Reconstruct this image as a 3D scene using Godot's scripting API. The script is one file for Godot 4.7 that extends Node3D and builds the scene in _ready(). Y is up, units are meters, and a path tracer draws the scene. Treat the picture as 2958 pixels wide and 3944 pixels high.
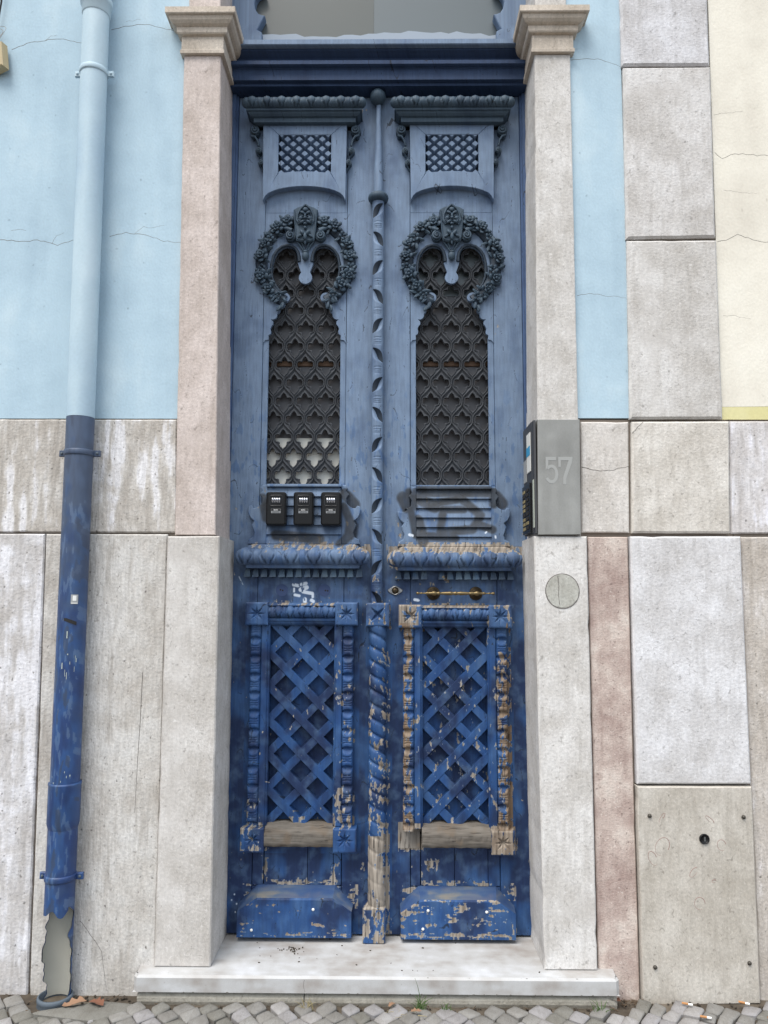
extends Node3D
# A weathered blue carved double door in a stone doorway, built in metres; x right, y up, z towards the street.

const DZ := -0.148            # front face of the door boards
var rng := RandomNumberGenerator.new()
var mat := {}
var used := {}

func _ready() -> void:
	rng.seed = 5757
	view_and_light()
	make_materials()
	build_ground()
	build_townhouse()
	build_neighbour()
	build_doorstep()
	build_door_frame()
	build_leaf(false)
	build_leaf(true)
	build_drainpipe()
	build_number_box()
	build_hatch()
	build_key_safes()
	build_junction_box()
	build_litter_and_weeds()

func view_and_light() -> void:
	var cam := Camera3D.new()
	cam.name = "camera"
	cam.fov = 66.87
	cam.near = 0.05
	cam.far = 400.0
	cam.transform = Transform3D(Basis(Vector3.UP, deg_to_rad(0.6)) * Basis(Vector3.RIGHT, deg_to_rad(6.2)) * Basis(Vector3.BACK, deg_to_rad(0.19)), Vector3(0.0525, 1.19, 2.552))
	add_child(cam)
	cam.current = true
	var e := Environment.new()
	e.background_mode = Environment.BG_SKY
	var sk := ProceduralSkyMaterial.new()          # an even overcast sky, brighter overhead than at the horizon
	sk.sky_top_color = Color(0.90, 0.945, 1.0)
	sk.sky_horizon_color = Color(0.60, 0.635, 0.67)
	sk.sky_curve = 0.6
	sk.ground_bottom_color = Color(0.32, 0.31, 0.30)
	sk.ground_horizon_color = Color(0.42, 0.42, 0.42)
	sk.energy_multiplier = 1.1
	var sky := Sky.new()
	sky.sky_material = sk
	e.sky = sky
	e.tonemap_mode = Environment.TONE_MAPPER_LINEAR
	e.tonemap_exposure = 2.42
	e.sdfgi_enabled = true
	e.ssao_enabled = true
	e.ssil_enabled = true
	var we := WorldEnvironment.new()
	we.name = "environment"
	we.environment = e
	add_child(we)
	var sun := DirectionalLight3D.new()
	sun.name = "veiled_sun"
	sun.light_energy = 0.5
	sun.light_color = Color(1.0, 0.985, 0.965)
	sun.light_angular_distance = 35.0
	sun.shadow_enabled = true
	add_child(sun)
	sun.look_at_from_position(Vector3.ZERO, Vector3(0.3, -1.0, -0.5))

# ------------------------------------------------------------------ scene helpers

func numbered(n: String) -> String:
	used[n] = used.get(n, -1) + 1
	return n if used[n] == 0 else "%s_%03d" % [n, used[n]]

func thing(called: String, label: String, category: String, at := Vector3.ZERO, group := "") -> Node3D:
	var o := Node3D.new()
	o.name = numbered(called)
	o.position = at
	add_child(o)
	o.set_meta("label", label)
	o.set_meta("category", category)
	if group != "":
		o.set_meta("group", group)
	return o

func child(o: MeshInstance3D, called: String, parent: Node3D, label := "") -> MeshInstance3D:
	if parent == self:
		o.name = numbered(called)
		add_child(o)
	else:
		o.name = called
		if parent.has_meta("n_" + called):
			parent.set_meta("n_" + called, int(parent.get_meta("n_" + called)) + 1)
			o.name = "%s_%03d" % [called, parent.get_meta("n_" + called)]
		else:
			parent.set_meta("n_" + called, 0)
		parent.add_child(o, true)
		if not parent is MeshInstance3D:
			o.position -= parent.position
	if label != "":
		o.set_meta("label", label)
	return o

# vertices are world metres; parts are shifted back by their thing's base
func obj(called: String, st: SurfaceTool, m: Material, parent: Node3D, label := "") -> MeshInstance3D:
	st.generate_normals()
	var o := MeshInstance3D.new()
	o.mesh = st.commit()
	o.mesh.surface_set_material(0, m)
	return child(o, called, parent, label)

func piece(called: String, mesh: Mesh, m: Material, parent: Node3D, t: Transform3D, label := "") -> MeshInstance3D:
	var o := MeshInstance3D.new()
	o.mesh = mesh
	o.material_override = m
	o.transform = t
	return child(o, called, parent, label)

func just_mesh(st: SurfaceTool) -> Mesh:
	st.generate_normals()
	return st.commit()

func mb() -> SurfaceTool:
	var st := SurfaceTool.new()
	st.begin(Mesh.PRIMITIVE_TRIANGLES)
	st.set_smooth_group(-1)
	return st

func vtx(st: SurfaceTool, p: Vector3) -> void:
	st.set_uv(Vector2(p.x + 0.3 * (p.z + 0.13), -p.y + 0.3 * (p.z + 0.13)))
	st.add_vertex(p)

func tri(st: SurfaceTool, a: Vector3, b: Vector3, c: Vector3) -> void:
	vtx(st, a)
	vtx(st, c)
	vtx(st, b)

func quad(st: SurfaceTool, a: Vector3, b: Vector3, c: Vector3, d: Vector3) -> void:
	tri(st, a, b, c)
	tri(st, a, c, d)

func pv(a: Array) -> PackedVector2Array:
	var r := PackedVector2Array()
	for i in range(0, a.size(), 2):
		r.append(Vector2(a[i], a[i + 1]))
	return r

func ccw(p: PackedVector2Array) -> PackedVector2Array:
	if Geometry2D.is_polygon_clockwise(p):
		p.reverse()
	# Godot calls a polygon clockwise in y-down axes; the test below settles it for y-up
	var s := 0.0
	for i in p.size():
		var a := p[i]
		var b := p[(i + 1) % p.size()]
		s += a.x * b.y - b.x * a.y
	if s < 0.0:
		p.reverse()
	return p

func inset(p: PackedVector2Array, d: float) -> PackedVector2Array:
	var r := PackedVector2Array()
	var n := p.size()
	for i in n:
		var e0 := (p[i] - p[(i + n - 1) % n]).normalized()
		var e1 := (p[(i + 1) % n] - p[i]).normalized()
		var n0 := Vector2(-e0.y, e0.x)
		var n1 := Vector2(-e1.y, e1.x)
		var m := n0 + n1
		if m.length() < 0.2:
			m = n0
		m = m.normalized()
		r.append(p[i] + m * d / maxf(0.5, m.dot(n0)))
	return r

# a polygon in the facade plane from z0 (back) to z1 (front), with a bevelled front edge
func prism(st: SurfaceTool, poly: PackedVector2Array, z0: float, z1: float, bev := 0.0) -> void:
	var p := ccw(poly.duplicate())
	var n := p.size()
	var q := inset(p, bev) if bev > 0.0 else p
	var idx := Geometry2D.triangulate_polygon(q)
	for i in range(0, idx.size(), 3):
		var a := q[idx[i]]
		var b := q[idx[i + 1]]
		var c := q[idx[i + 2]]
		if (b - a).cross(c - a) < 0.0:
			var t := b
			b = c
			c = t
		tri(st, Vector3(a.x, a.y, z1), Vector3(b.x, b.y, z1), Vector3(c.x, c.y, z1))
		tri(st, Vector3(a.x, a.y, z0), Vector3(c.x, c.y, z0), Vector3(b.x, b.y, z0))
	for i in n:
		var j := (i + 1) % n
		quad(st, Vector3(p[i].x, p[i].y, z0), Vector3(p[j].x, p[j].y, z0), Vector3(p[j].x, p[j].y, z1 - bev), Vector3(p[i].x, p[i].y, z1 - bev))
		if bev > 0.0:
			quad(st, Vector3(p[i].x, p[i].y, z1 - bev), Vector3(p[j].x, p[j].y, z1 - bev), Vector3(q[j].x, q[j].y, z1), Vector3(q[i].x, q[i].y, z1))

func box(st: SurfaceTool, x0: float, x1: float, y0: float, y1: float, z0: float, z1: float, bev := 0.0) -> void:
	prism(st, PackedVector2Array([Vector2(x0, y0), Vector2(x1, y0), Vector2(x1, y1), Vector2(x0, y1)]), z0, z1, bev)

# moulding that returns round three sides: levels of Vector2(y, outward), bottom to top
func stack(st: SurfaceTool, x0: float, x1: float, zb: float, zf: float, prof: PackedVector2Array) -> void:
	var rings := []
	for q in prof:
		rings.append([Vector3(x0 - q.y, q.x, zb), Vector3(x0 - q.y, q.x, zf + q.y), Vector3(x1 + q.y, q.x, zf + q.y), Vector3(x1 + q.y, q.x, zb)])
	for i in rings.size() - 1:
		var a: Array = rings[i]
		var b: Array = rings[i + 1]
		for k in 3:
			quad(st, a[k], a[k + 1], b[k + 1], b[k])
	var f: Array = rings[0]
	quad(st, f[3], f[2], f[1], f[0])
	var l: Array = rings[-1]
	quad(st, l[0], l[1], l[2], l[3])

# profile of Vector2(z, y) run along x and closed at both ends
func run(st: SurfaceTool, x0: float, x1: float, poly: PackedVector2Array) -> void:
	var p := ccw(poly.duplicate())
	var n := p.size()
	for i in n:
		var j := (i + 1) % n
		quad(st, Vector3(x1, p[i].y, p[i].x), Vector3(x1, p[j].y, p[j].x), Vector3(x0, p[j].y, p[j].x), Vector3(x0, p[i].y, p[i].x))
	var idx := Geometry2D.triangulate_polygon(p)
	for i in range(0, idx.size(), 3):
		var a := p[idx[i]]
		var b := p[idx[i + 1]]
		var c := p[idx[i + 2]]
		if (b - a).cross(c - a) < 0.0:
			var t := b
			b = c
			c = t
		tri(st, Vector3(x0, a.y, a.x), Vector3(x0, b.y, b.x), Vector3(x0, c.y, c.x))
		tri(st, Vector3(x1, a.y, a.x), Vector3(x1, c.y, c.x), Vector3(x1, b.y, b.x))

# a smooth surface of f(u, v); du x dv points outward
func surf(st: SurfaceTool, nu: int, nv: int, f: Callable, group := 1) -> void:
	var g := PackedVector3Array()
	for j in nv + 1:
		for i in nu + 1:
			g.append(f.call(float(i) / nu, float(j) / nv))
	st.set_smooth_group(group)
	for j in nv:
		for i in nu:
			var k := j * (nu + 1) + i
			quad(st, g[k], g[k + 1], g[k + nu + 2], g[k + nu + 1])
	st.set_smooth_group(-1)

# round thing about an axis: profile of Vector2(radius, along)
func lathe(st: SurfaceTool, t: Transform3D, prof: PackedVector2Array, n := 16, group := 1) -> void:
	st.set_smooth_group(group)
	for i in prof.size() - 1:
		for k in n:
			var a0 := TAU * k / n
			var a1 := TAU * (k + 1) / n
			var c0 := Vector3(cos(a0), 0, -sin(a0))
			var c1 := Vector3(cos(a1), 0, -sin(a1))
			var p := prof[i]
			var q := prof[i + 1]
			quad(st, t * (c0 * p.x + Vector3(0, p.y, 0)), t * (c1 * p.x + Vector3(0, p.y, 0)), t * (c1 * q.x + Vector3(0, q.y, 0)), t * (c0 * q.x + Vector3(0, q.y, 0)))
	st.set_smooth_group(-1)

func blob(st: SurfaceTool, c: Vector3, b: Basis, r: Vector3, n := 7, m := 5) -> void:
	st.set_smooth_group(3)
	for j in m:
		for i in n:
			var q := []
			for s in [[i, j], [i + 1, j], [i + 1, j + 1], [i, j + 1]]:
				var a: float = TAU * s[0] / n
				var e: float = PI * s[1] / m - PI / 2
				q.append(c + b * Vector3(cos(a) * cos(e) * r.x, sin(a) * cos(e) * r.y, sin(e) * r.z))
			quad(st, q[0], q[1], q[2], q[3])
	st.set_smooth_group(-1)

func tube(st: SurfaceTool, pts: Array, r0: float, r1: float, n := 6, flat := 1.0) -> void:
	var rings := []
	for i in pts.size():
		var d: Vector3 = (pts[mini(i + 1, pts.size() - 1)] - pts[maxi(i - 1, 0)]).normalized()
		var s := d.cross(Vector3(0, 0, 1))
		if s.length() < 0.1:
			s = d.cross(Vector3(0, 1, 0))
		s = s.normalized()
		var w := s.cross(d).normalized()
		var r := lerpf(r0, r1, float(i) / maxi(1, pts.size() - 1))
		var ring := []
		for k in n:
			var a := TAU * k / n
			ring.append(pts[i] + s * cos(a) * r + w * sin(a) * r * flat)
		rings.append(ring)
	st.set_smooth_group(4)
	for i in rings.size() - 1:
		for k in n:
			var l := (k + 1) % n
			quad(st, rings[i][k], rings[i + 1][k], rings[i + 1][l], rings[i][l])
	st.set_smooth_group(-1)
	for k in range(1, n - 1):
		tri(st, rings[0][0], rings[0][k], rings[0][k + 1])
		tri(st, rings[-1][0], rings[-1][k + 1], rings[-1][k])

func arc(cx: float, cy: float, r: float, a0: float, a1: float, n: int) -> PackedVector2Array:
	var p := PackedVector2Array()
	for i in n + 1:
		var a := deg_to_rad(lerpf(a0, a1, float(i) / n))
		p.append(Vector2(cx + cos(a) * r, cy + sin(a) * r))
	return p

# ------------------------------------------------------------------ textures and materials

func nb(w: int, h: int, freq: float, sd: int, octaves := 4, sx := 1.0, sy := 1.0, tile := true) -> PackedByteArray:
	var n := FastNoiseLite.new()
	n.noise_type = FastNoiseLite.TYPE_SIMPLEX_SMOOTH
	n.seed = sd
	n.frequency = freq
	n.fractal_octaves = octaves
	var a := maxi(8, int(w / sx))
	var b := maxi(8, int(h / sy))
	var im: Image = n.get_seamless_image(a, b) if tile else n.get_image(a, b)
	im.convert(Image.FORMAT_L8)
	if a != w or b != h:
		im.resize(w, h, Image.INTERPOLATE_CUBIC)
	return im.get_data()

func to_tex(w: int, h: int, data: PackedByteArray, rgb := true) -> ImageTexture:
	return ImageTexture.create_from_image(Image.create_from_data(w, h, false, Image.FORMAT_RGB8 if rgb else Image.FORMAT_L8, data))

func to_normal(w: int, h: int, data: PackedByteArray, strength: float) -> ImageTexture:
	var im := Image.create_from_data(w, h, false, Image.FORMAT_L8, data)
	im.convert(Image.FORMAT_RGBA8)
	im.bump_map_to_normal_map(strength)
	return ImageTexture.create_from_image(im)

# limestone: mottling, shell arcs, pits and vertical tooling; whitewash adds pale streaks. [colour, normal]
func stone_tex(sd: int, base: Vector3, dark: Vector3, pale: Vector3, whitewash: float, arcs: float, pits: float, tooling: float, w := 768, hh := 768, washes := []) -> Array:
	var tl := washes.is_empty()
	var a := nb(w, hh, 0.006, sd, 3, 1.0, 1.0, tl)
	var b := nb(w, hh, 0.025, sd + 1, 4, 1.0, 1.0, tl)
	var c := nb(w, hh, 0.05, sd + 2, 2, 1.0, 1.0, tl)
	var d := nb(w, hh, 0.045, sd + 3, 2, 1.0, 1.0, tl)
	var e := nb(w, hh, 0.13, sd + 4, 3, 1.0, 7.0, tl)
	var f := nb(w, hh, 0.09, sd + 5, 2, 1.0, 1.0, tl)
	var g := nb(w, hh, 0.33, sd + 6, 2, 1.0, 1.0, tl)
	var s := nb(w, hh, 0.035, sd + 7, 4, 1.0, 9.0, tl)
	var m2 := nb(w, hh, 0.14, sd + 8, 3, 1.3, 1.0, tl)
	var col := PackedByteArray()
	col.resize(w * hh * 3)
	var hgt := PackedByteArray()
	hgt.resize(w * hh)
	for i in w * hh:
		var t := a[i] / 255.0 * 0.75 + b[i] / 255.0 * 0.38 - 0.06
		var v := dark.lerp(base, clampf(t * 1.5, 0.0, 1.0)).lerp(pale, clampf((t - 0.62) * 1.6, 0.0, 1.0))
		var h := 150.0 + (b[i] - 128) * 0.2 + (g[i] - 128) * 0.12
		var l := (e[i] / 255.0 - 0.5) * tooling
		h += l * 70.0
		if whitewash > 0.0:
			var more := 0.0
			for q in washes:
				var ex: float = (float(i % w) / w - q[0]) / q[2]
				var ey: float = (float(i / w) / hh - q[1]) / q[3]
				more = maxf(more, q[4] * clampf(1.3 - sqrt(ex * ex + ey * ey), 0.0, 1.0))
			var ws := clampf((s[i] / 255.0 * 0.75 + b[i] / 255.0 * 0.25 + a[i] / 255.0 * 0.35 - 0.86 + whitewash + more) * 5.0, 0.0, 1.0)
			v = v.lerp(Vector3(226, 226, 232), ws * 0.62)
			h += ws * 8.0
		var k := absf(c[i] - 128.0)
		if k < 10.0 and d[i] > 158:
			var m := (1.0 - k / 10.0) * clampf((d[i] - 158) / 24.0, 0.0, 1.0) * arcs
			v = v.lerp(dark * 0.72, m * 0.62)
			h -= m * 45.0
		var k2 := absf(c[i] - 96.0)
		if k2 < 9.0 and d[i] < 96:
			v = v.lerp(pale * 1.05, (1.0 - k2 / 9.0) * 0.6 * arcs)
		var fl := (m2[i] - 128) * 0.0005
		v *= 1.0 + fl
		h += (m2[i] - 128) * 0.25
		var drip := clampf((96.0 - s[i]) / 60.0, 0.0, 1.0) * 0.45 * tooling
		v = v.lerp(dark * 0.93, drip)
		var pit := clampf((40.0 - f[i]) / 22.0, 0.0, 1.0) * pits
		v = v.lerp(dark * 0.6, pit * 0.8)
		h -= pit * 80.0
		var gr := 1.0 + (g[i] - 128) * 0.00055 + l * 0.11
		v *= gr
		col[i * 3] = clampi(int(v.x), 0, 255)
		col[i * 3 + 1] = clampi(int(v.y), 0, 255)
		col[i * 3 + 2] = clampi(int(v.z), 0, 255)
		hgt[i] = clampi(int(h), 0, 255)
	return [to_tex(w, hh, col), to_normal(w, hh, hgt, 2.2)]

# smooth render or metal: two tones, vertical washes, specks
func wash_tex(w: int, sd: int, base: Vector3, dark: Vector3, pale: Vector3, streak: float, specks: float, sx := 1.0, sy := 8.0) -> Array:
	var a := nb(w, w, 0.006, sd, 3)
	var b := nb(w, w, 0.03, sd + 1, 4)
	var s := nb(w, w, 0.03, sd + 2, 3, sx, sy)
	var f := nb(w, w, 0.11, sd + 3, 1)
	var g := nb(w, w, 0.3, sd + 4, 2)
	var col := PackedByteArray()
	col.resize(w * w * 3)
	var hgt := PackedByteArray()
	hgt.resize(w * w)
	for i in w * w:
		var t := a[i] / 255.0 * 0.6 + b[i] / 255.0 * 0.25 + s[i] / 255.0 * streak - streak * 0.5
		var v := dark.lerp(base, clampf(t * 2.2, 0.0, 1.0)).lerp(pale, clampf((t - 0.5) * 3.0, 0.0, 1.0))
		var sp := clampf((13.0 - f[i]) / 8.0, 0.0, 1.0) * specks
		v = v.lerp(dark * 0.7, sp)
		v *= 1.0 + (g[i] - 128) * 0.0002
		col[i * 3] = clampi(int(v.x), 0, 255)
		col[i * 3 + 1] = clampi(int(v.y), 0, 255)
		col[i * 3 + 2] = clampi(int(v.z), 0, 255)
		hgt[i] = clampi(int(128 + (b[i] - 128) * 0.35 + (g[i] - 128) * 0.18), 0, 255)
	return [to_tex(w, w, col), to_normal(w, w, hgt, 1.2)]

func wood_tex(sd: int) -> Array:
	var w := 512
	var a := nb(w, w, 0.02, sd, 3, 1.0, 8.0)
	var b := nb(w, w, 0.12, sd + 1, 3, 1.0, 16.0)
	var c := nb(w, w, 0.01, sd + 2, 3)
	var col := PackedByteArray()
	col.resize(w * w * 3)
	var hgt := PackedByteArray()
	hgt.resize(w * w)
	for i in w * w:
		var t := a[i] / 255.0 * 0.5 + b[i] / 255.0 * 0.5
		var v := Vector3(104, 98, 92).lerp(Vector3(154, 148, 140), clampf(t * 1.7 - 0.3, 0.0, 1.0)).lerp(Vector3(134, 116, 98), clampf((c[i] - 145) / 90.0, 0.0, 0.5))
		if b[i] < 50:
			v *= 0.62
		col[i * 3] = int(v.x)
		col[i * 3 + 1] = int(v.y)
		col[i * 3 + 2] = int(v.z)
		hgt[i] = clampi(int(60 + t * 140), 0, 255)
	return [to_tex(w, w, col), to_normal(w, w, hgt, 3.0)]

func tri_mat(tx: Array, scale: float, off := Vector3.ZERO, tint := Color.WHITE, rough := 0.85, bump := 1.0, swap := false) -> StandardMaterial3D:
	var m := StandardMaterial3D.new()
	m.albedo_texture = tx[0]
	m.albedo_color = tint
	m.roughness = rough
	m.metallic_specular = 0.35
	m.uv1_triplanar = true
	m.uv1_world_triplanar = true
	m.uv1_scale = Vector3.ONE / scale
	m.uv1_offset = off
	if bump > 0.0:
		m.normal_enabled = true
		m.normal_texture = tx[1]
		m.normal_scale = bump
	return m

func plain(c: Color, rough := 0.6, metal := 0.0) -> StandardMaterial3D:
	var m := StandardMaterial3D.new()
	m.albedo_color = c
	m.roughness = rough
	m.metallic = metal
	return m

func stamp(mask: PackedByteArray, w: int, h: int, x0: float, y0: float, x1: float, y1: float, r: float, soft: float, val: int) -> void:
	# a soft stroke on the door sheet, in metres
	var sx := w / 1.12
	var a := Vector2((x0 + 0.56) * sx, h - y0 * sx)
	var b := Vector2((x1 + 0.56) * sx, h - y1 * sx)
	var rr := r * sx
	var ss := maxf(1.0, soft * sx)
	for y in range(maxi(0, int(minf(a.y, b.y) - rr - ss)), mini(h, int(maxf(a.y, b.y) + rr + ss) + 1)):
		for x in range(maxi(0, int(minf(a.x, b.x) - rr - ss)), mini(w, int(maxf(a.x, b.x) + rr + ss) + 1)):
			var p := Vector2(x, y)
			var d := p.distance_to(Geometry2D.get_closest_point_to_segment(p, a, b))
			var k := int(val * clampf((rr + ss - d) / ss, 0.0, 1.0))
			if k > mask[y * w + x]:
				mask[y * w + x] = k

# paint sheet for the door, laid flat on the facade plane: faded above, cobalt below, worn to wood where feet, hands and rain reach
func door_tex() -> Array:
	var w := 640
	var h := 1886
	var s := w / 1.12
	var bw := w / 4
	var bh := h / 4 + 1
	var bias := PackedFloat32Array()
	bias.resize(bw * bh)
	var brown := PackedFloat32Array()
	brown.resize(bw * bh)
	# x0, x1, y0, y1, amount, brownness of the bare wood
	var worn := [
		[-0.038, 0.042, 1.085, 1.17, 0.40, 0.4], [0.015, 0.042, 1.085, 1.17, 0.3, 0.5], [-0.015, 0.04, 1.165, 1.26, 0.25, 0.5],
		[-0.03, 0.036, 0.85, 1.02, 0.32, 0.4], [0.004, 0.036, 0.5, 1.0, 0.25, 0.4], [-0.03, 0.036, 0.6, 0.86, 0.34, 0.3], [-0.03, 0.036, 0.36, 0.6, 0.54, 0.15], [-0.03, 0.036, 0.17, 0.40, 1.0, 0.0], [-0.045, 0.04, 0.06, 0.18, 0.62, 0.1],
		[0.03, 0.51, 1.328, 1.375, 0.80, 0.1], [0.03, 0.075, 1.29, 1.33, 0.55, 0.1], [0.12, 0.4, 1.312, 1.33, 0.35, 0.1], [-0.32, -0.02, 1.337, 1.375, 0.68, 0.2], [-0.45, -0.3, 1.35, 1.375, 0.45, 0.1], [-0.15, -0.02, 1.32, 1.34, 0.3, 0.5],
		[0.076, 0.153, 1.083, 1.165, 0.78, 0.3], [0.378, 0.458, 1.143, 1.165, 0.68, 0.4], [0.445, 0.458, 1.08, 1.15, 0.5, 0.3], [0.378, 0.39, 1.08, 1.15, 0.4, 0.0], [0.15, 0.385, 1.148, 1.172, 0.85, 0.3], [0.15, 0.385, 1.135, 1.15, 0.3, 0.3],
		[-0.37, -0.14, 1.152, 1.18, 0.62, 0.2], [-0.14, -0.062, 1.15, 1.172, 0.4, 0.2], [-0.14, -0.062, 1.09, 1.15, 0.18, 0.2],
		[0.090, 0.126, 0.42, 1.09, 0.66, 1.3], [0.088, 0.105, 0.42, 1.09, 0.4, 1.6], [0.128, 0.152, 0.42, 1.09, 0.2, 0.0], [0.384, 0.408, 0.43, 1.05, 0.28, 0.3], [0.41, 0.449, 0.42, 1.0, 0.64, 1.3], [0.435, 0.452, 0.42, 1.09, 0.55, 1.6], [0.382, 0.452, 0.42, 0.55, 0.35, 0.4],
		[-0.145, -0.118, 0.43, 1.06, 0.26, 0.1], [-0.118, -0.080, 0.43, 0.9, 0.26, 0.3], [-0.145, -0.078, 0.42, 0.55, 0.55, 0.1], [-0.44, -0.38, 0.43, 0.52, 0.40, 0.0],
		[0.15, 0.384, 0.43, 1.08, 0.23, 0.0], [0.15, 0.384, 0.43, 0.65, 0.08, 0.0], [-0.37, -0.14, 0.43, 1.08, 0.09, 0.0], [-0.3, -0.2, 0.43, 0.46, 0.45, 0.0],
		[-0.45, -0.37, 0.35, 0.44, 0.58, 0.0], [-0.145, -0.068, 0.35, 0.435, 0.14, 0.0], [0.385, 0.46, 0.345, 0.435, 0.92, 0.6], [0.07, 0.15, 0.355, 0.44, 0.98, 0.2],
		[-0.38, -0.14, 0.235, 0.262, 0.62, 0.0], [-0.39, -0.37, 0.235, 0.33, 0.6, 0.0], [-0.16, -0.13, 0.235, 0.32, 0.4, 0.0], [-0.10, -0.065, 0.17, 0.245, 0.62, 0.0], [-0.06, -0.04, 0.22, 0.33, 0.35, 0.0],
		[0.15, 0.39, 0.232, 0.258, 0.58, 0.0], [0.145, 0.16, 0.23, 0.33, 0.6, 0.0], [0.08, 0.12, 0.16, 0.24, 0.55, 0.0], [0.16, 0.2, 0.29, 0.325, 0.66, 0.1],
		[0.08, 0.46, 0.195, 0.245, 0.42, 0.1], [0.085, 0.455, 0.09, 0.2, 0.24, 0.3], [0.08, 0.2, 0.155, 0.19, 0.45, 0.2], [0.26, 0.42, 0.155, 0.185, 0.4, 0.2], [0.08, 0.455, 0.08, 0.097, 0.6, 0.1], [0.08, 0.105, 0.08, 0.17, 0.5, 0.1],
		[-0.45, -0.08, 0.205, 0.245, 0.26, 0.0], [-0.45, -0.08, 0.08, 0.094, 0.36, 0.0], [-0.45, -0.09, 0.09, 0.2, 0.06, 0.7], [-0.2, -0.14, 0.105, 0.14, 0.5, 0.9], [-0.43, -0.38, 0.105, 0.125, 0.45, 0.8], [-0.38, -0.34, 0.165, 0.18, 0.5, 0.8],
		[-0.27, -0.05, 2.97, 3.0, 0.45, 0.3], [0.05, 0.49, 2.97, 3.0, 0.5, 0.3], [0.22, 0.3, 1.165, 1.195, 0.35, 0.5], [0.21, 0.24, 1.25, 1.275, 0.7, 0.6], [0.05, 0.12, 1.17, 1.19, 0.35, 0.5],
		[0.395, 0.42, 1.66, 1.75, 0.25, 0.0], [0.40, 0.425, 2.1, 2.25, 0.2, 0.0], [-0.385, -0.12, 1.36, 1.40, 0.3, 0.2], [0.135, 0.395, 1.36, 1.38, 0.45, 0.1], [0.055, 0.085, 1.4, 1.46, 0.28, 0.4]]
	# brighter cobalt on the boards that stand out: x0, x1, y0, y1
	var bright := PackedFloat32Array()
	bright.resize(bw * bh)
	for q in [[-0.46, -0.07, 0.08, 0.21], [0.08, 0.46, 0.08, 0.21], [-0.37, -0.14, 0.43, 1.10], [0.15, 0.385, 0.43, 1.10], [-0.45, -0.06, 1.09, 1.18], [0.07, 0.46, 1.08, 1.17], [-0.45, -0.06, 0.34, 0.44], [-0.04, 0.045, 0.2, 1.25], [-0.45, -0.36, 0.43, 1.1], [-0.15, -0.07, 0.43, 1.1], [0.09, 0.16, 0.43, 1.1], [0.38, 0.46, 0.43, 1.1]]:
		for y in range(int((h - q[3] * s) / 4), int((h - q[2] * s) / 4) + 1):
			for x in range(int((q[0] + 0.56) * s / 4), int((q[1] + 0.56) * s / 4) + 1):
				bright[y * bw + x] = 0.75
	for q in worn:
		q[4] = float(q[4]) * (0.80 if q[4] > 0.75 else 0.68)
		q[5] = float(q[5]) * 0.6
		for y in range(maxi(0, int((h - q[3] * s) / 4) - 1), mini(bh, int((h - q[2] * s) / 4) + 2)):
			for x in range(maxi(0, int((q[0] + 0.56) * s / 4) - 1), mini(bw, int((q[1] + 0.56) * s / 4) + 2)):
				var inside := minf(minf((x * 4 - (q[0] + 0.56) * s), ((q[1] + 0.56) * s - x * 4)), minf(y * 4 - (h - q[3] * s), (h - q[2] * s) - y * 4))
				var k := clampf(inside / 5.0 + 0.6, 0.0, 1.0)
				bias[y * bw + x] = maxf(bias[y * bw + x], q[4] * k) + minf(bias[y * bw + x], q[4] * k) * 0.25
				brown[y * bw + x] = maxf(brown[y * bw + x], q[5] * k)
	# sprayed strokes and smudges
	var spray := PackedByteArray()
	spray.resize(w * h)
	for q in [[-0.112, 1.545, -0.085, 1.515, 0.018], [-0.115, 1.50, -0.09, 1.44, 0.012], [-0.09, 1.44, -0.095, 1.40, 0.016], [-0.095, 1.40, -0.125, 1.37, 0.014], [-0.35, 1.40, -0.20, 1.385, 0.016], [-0.40, 1.53, -0.385, 1.46, 0.014],
		[0.085, 1.54, 0.105, 1.50, 0.022], [0.105, 1.56, 0.13, 1.50, 0.012], [0.115, 1.50, 0.135, 1.40, 0.010], [0.14, 1.55, 0.39, 1.55, 0.016], [0.14, 1.53, 0.2, 1.50, 0.02], [0.2, 1.51, 0.3, 1.53, 0.012], [0.29, 1.53, 0.36, 1.47, 0.013], [0.36, 1.47, 0.33, 1.42, 0.012], [0.33, 1.42, 0.22, 1.41, 0.013], [0.22, 1.41, 0.23, 1.49, 0.012], [0.23, 1.49, 0.3, 1.49, 0.010], [0.14, 1.45, 0.16, 1.38, 0.02], [0.16, 1.40, 0.27, 1.39, 0.012], [0.35, 1.44, 0.40, 1.42, 0.012], [0.41, 1.545, 0.43, 1.52, 0.02], [0.405, 1.55, 0.405, 1.51, 0.014]]:
		stamp(spray, w, h, q[0], q[1], q[2], q[3], q[4] * 0.85, 0.008, 230)
	# paper shreds of a torn sticker and pale chips
	var paper := PackedByteArray()
	paper.resize(w * h)
	for q in [[-0.295, 1.235, -0.28, 1.232, 0.005], [-0.268, 1.236, -0.252, 1.24, 0.005], [-0.27, 1.218, -0.25, 1.226, 0.007], [-0.262, 1.211, -0.23, 1.205, 0.005], [-0.228, 1.203, -0.228, 1.193, 0.0035], [-0.29, 1.20, -0.275, 1.197, 0.004], [-0.293, 1.222, -0.293, 1.212, 0.0025], [-0.255, 1.185, -0.255, 1.178, 0.006], [-0.232, 1.182, -0.226, 1.178, 0.005],
		[0.113, 1.402, 0.123, 1.399, 0.004], [0.41, 1.398, 0.411, 1.392, 0.002], [0.125, 1.185, 0.138, 1.183, 0.004], [0.376, 1.409, 0.379, 1.413, 0.002],
		[-0.485, 1.262, -0.472, 1.235, 0.0006], [-0.476, 0.208, -0.476, 0.207, 0.0015], [-0.468, 0.178, -0.468, 0.177, 0.0015], [-0.485, 0.19, -0.485, 0.189, 0.0012], [-0.472, 0.152, -0.472, 0.151, 0.0013]]:
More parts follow.
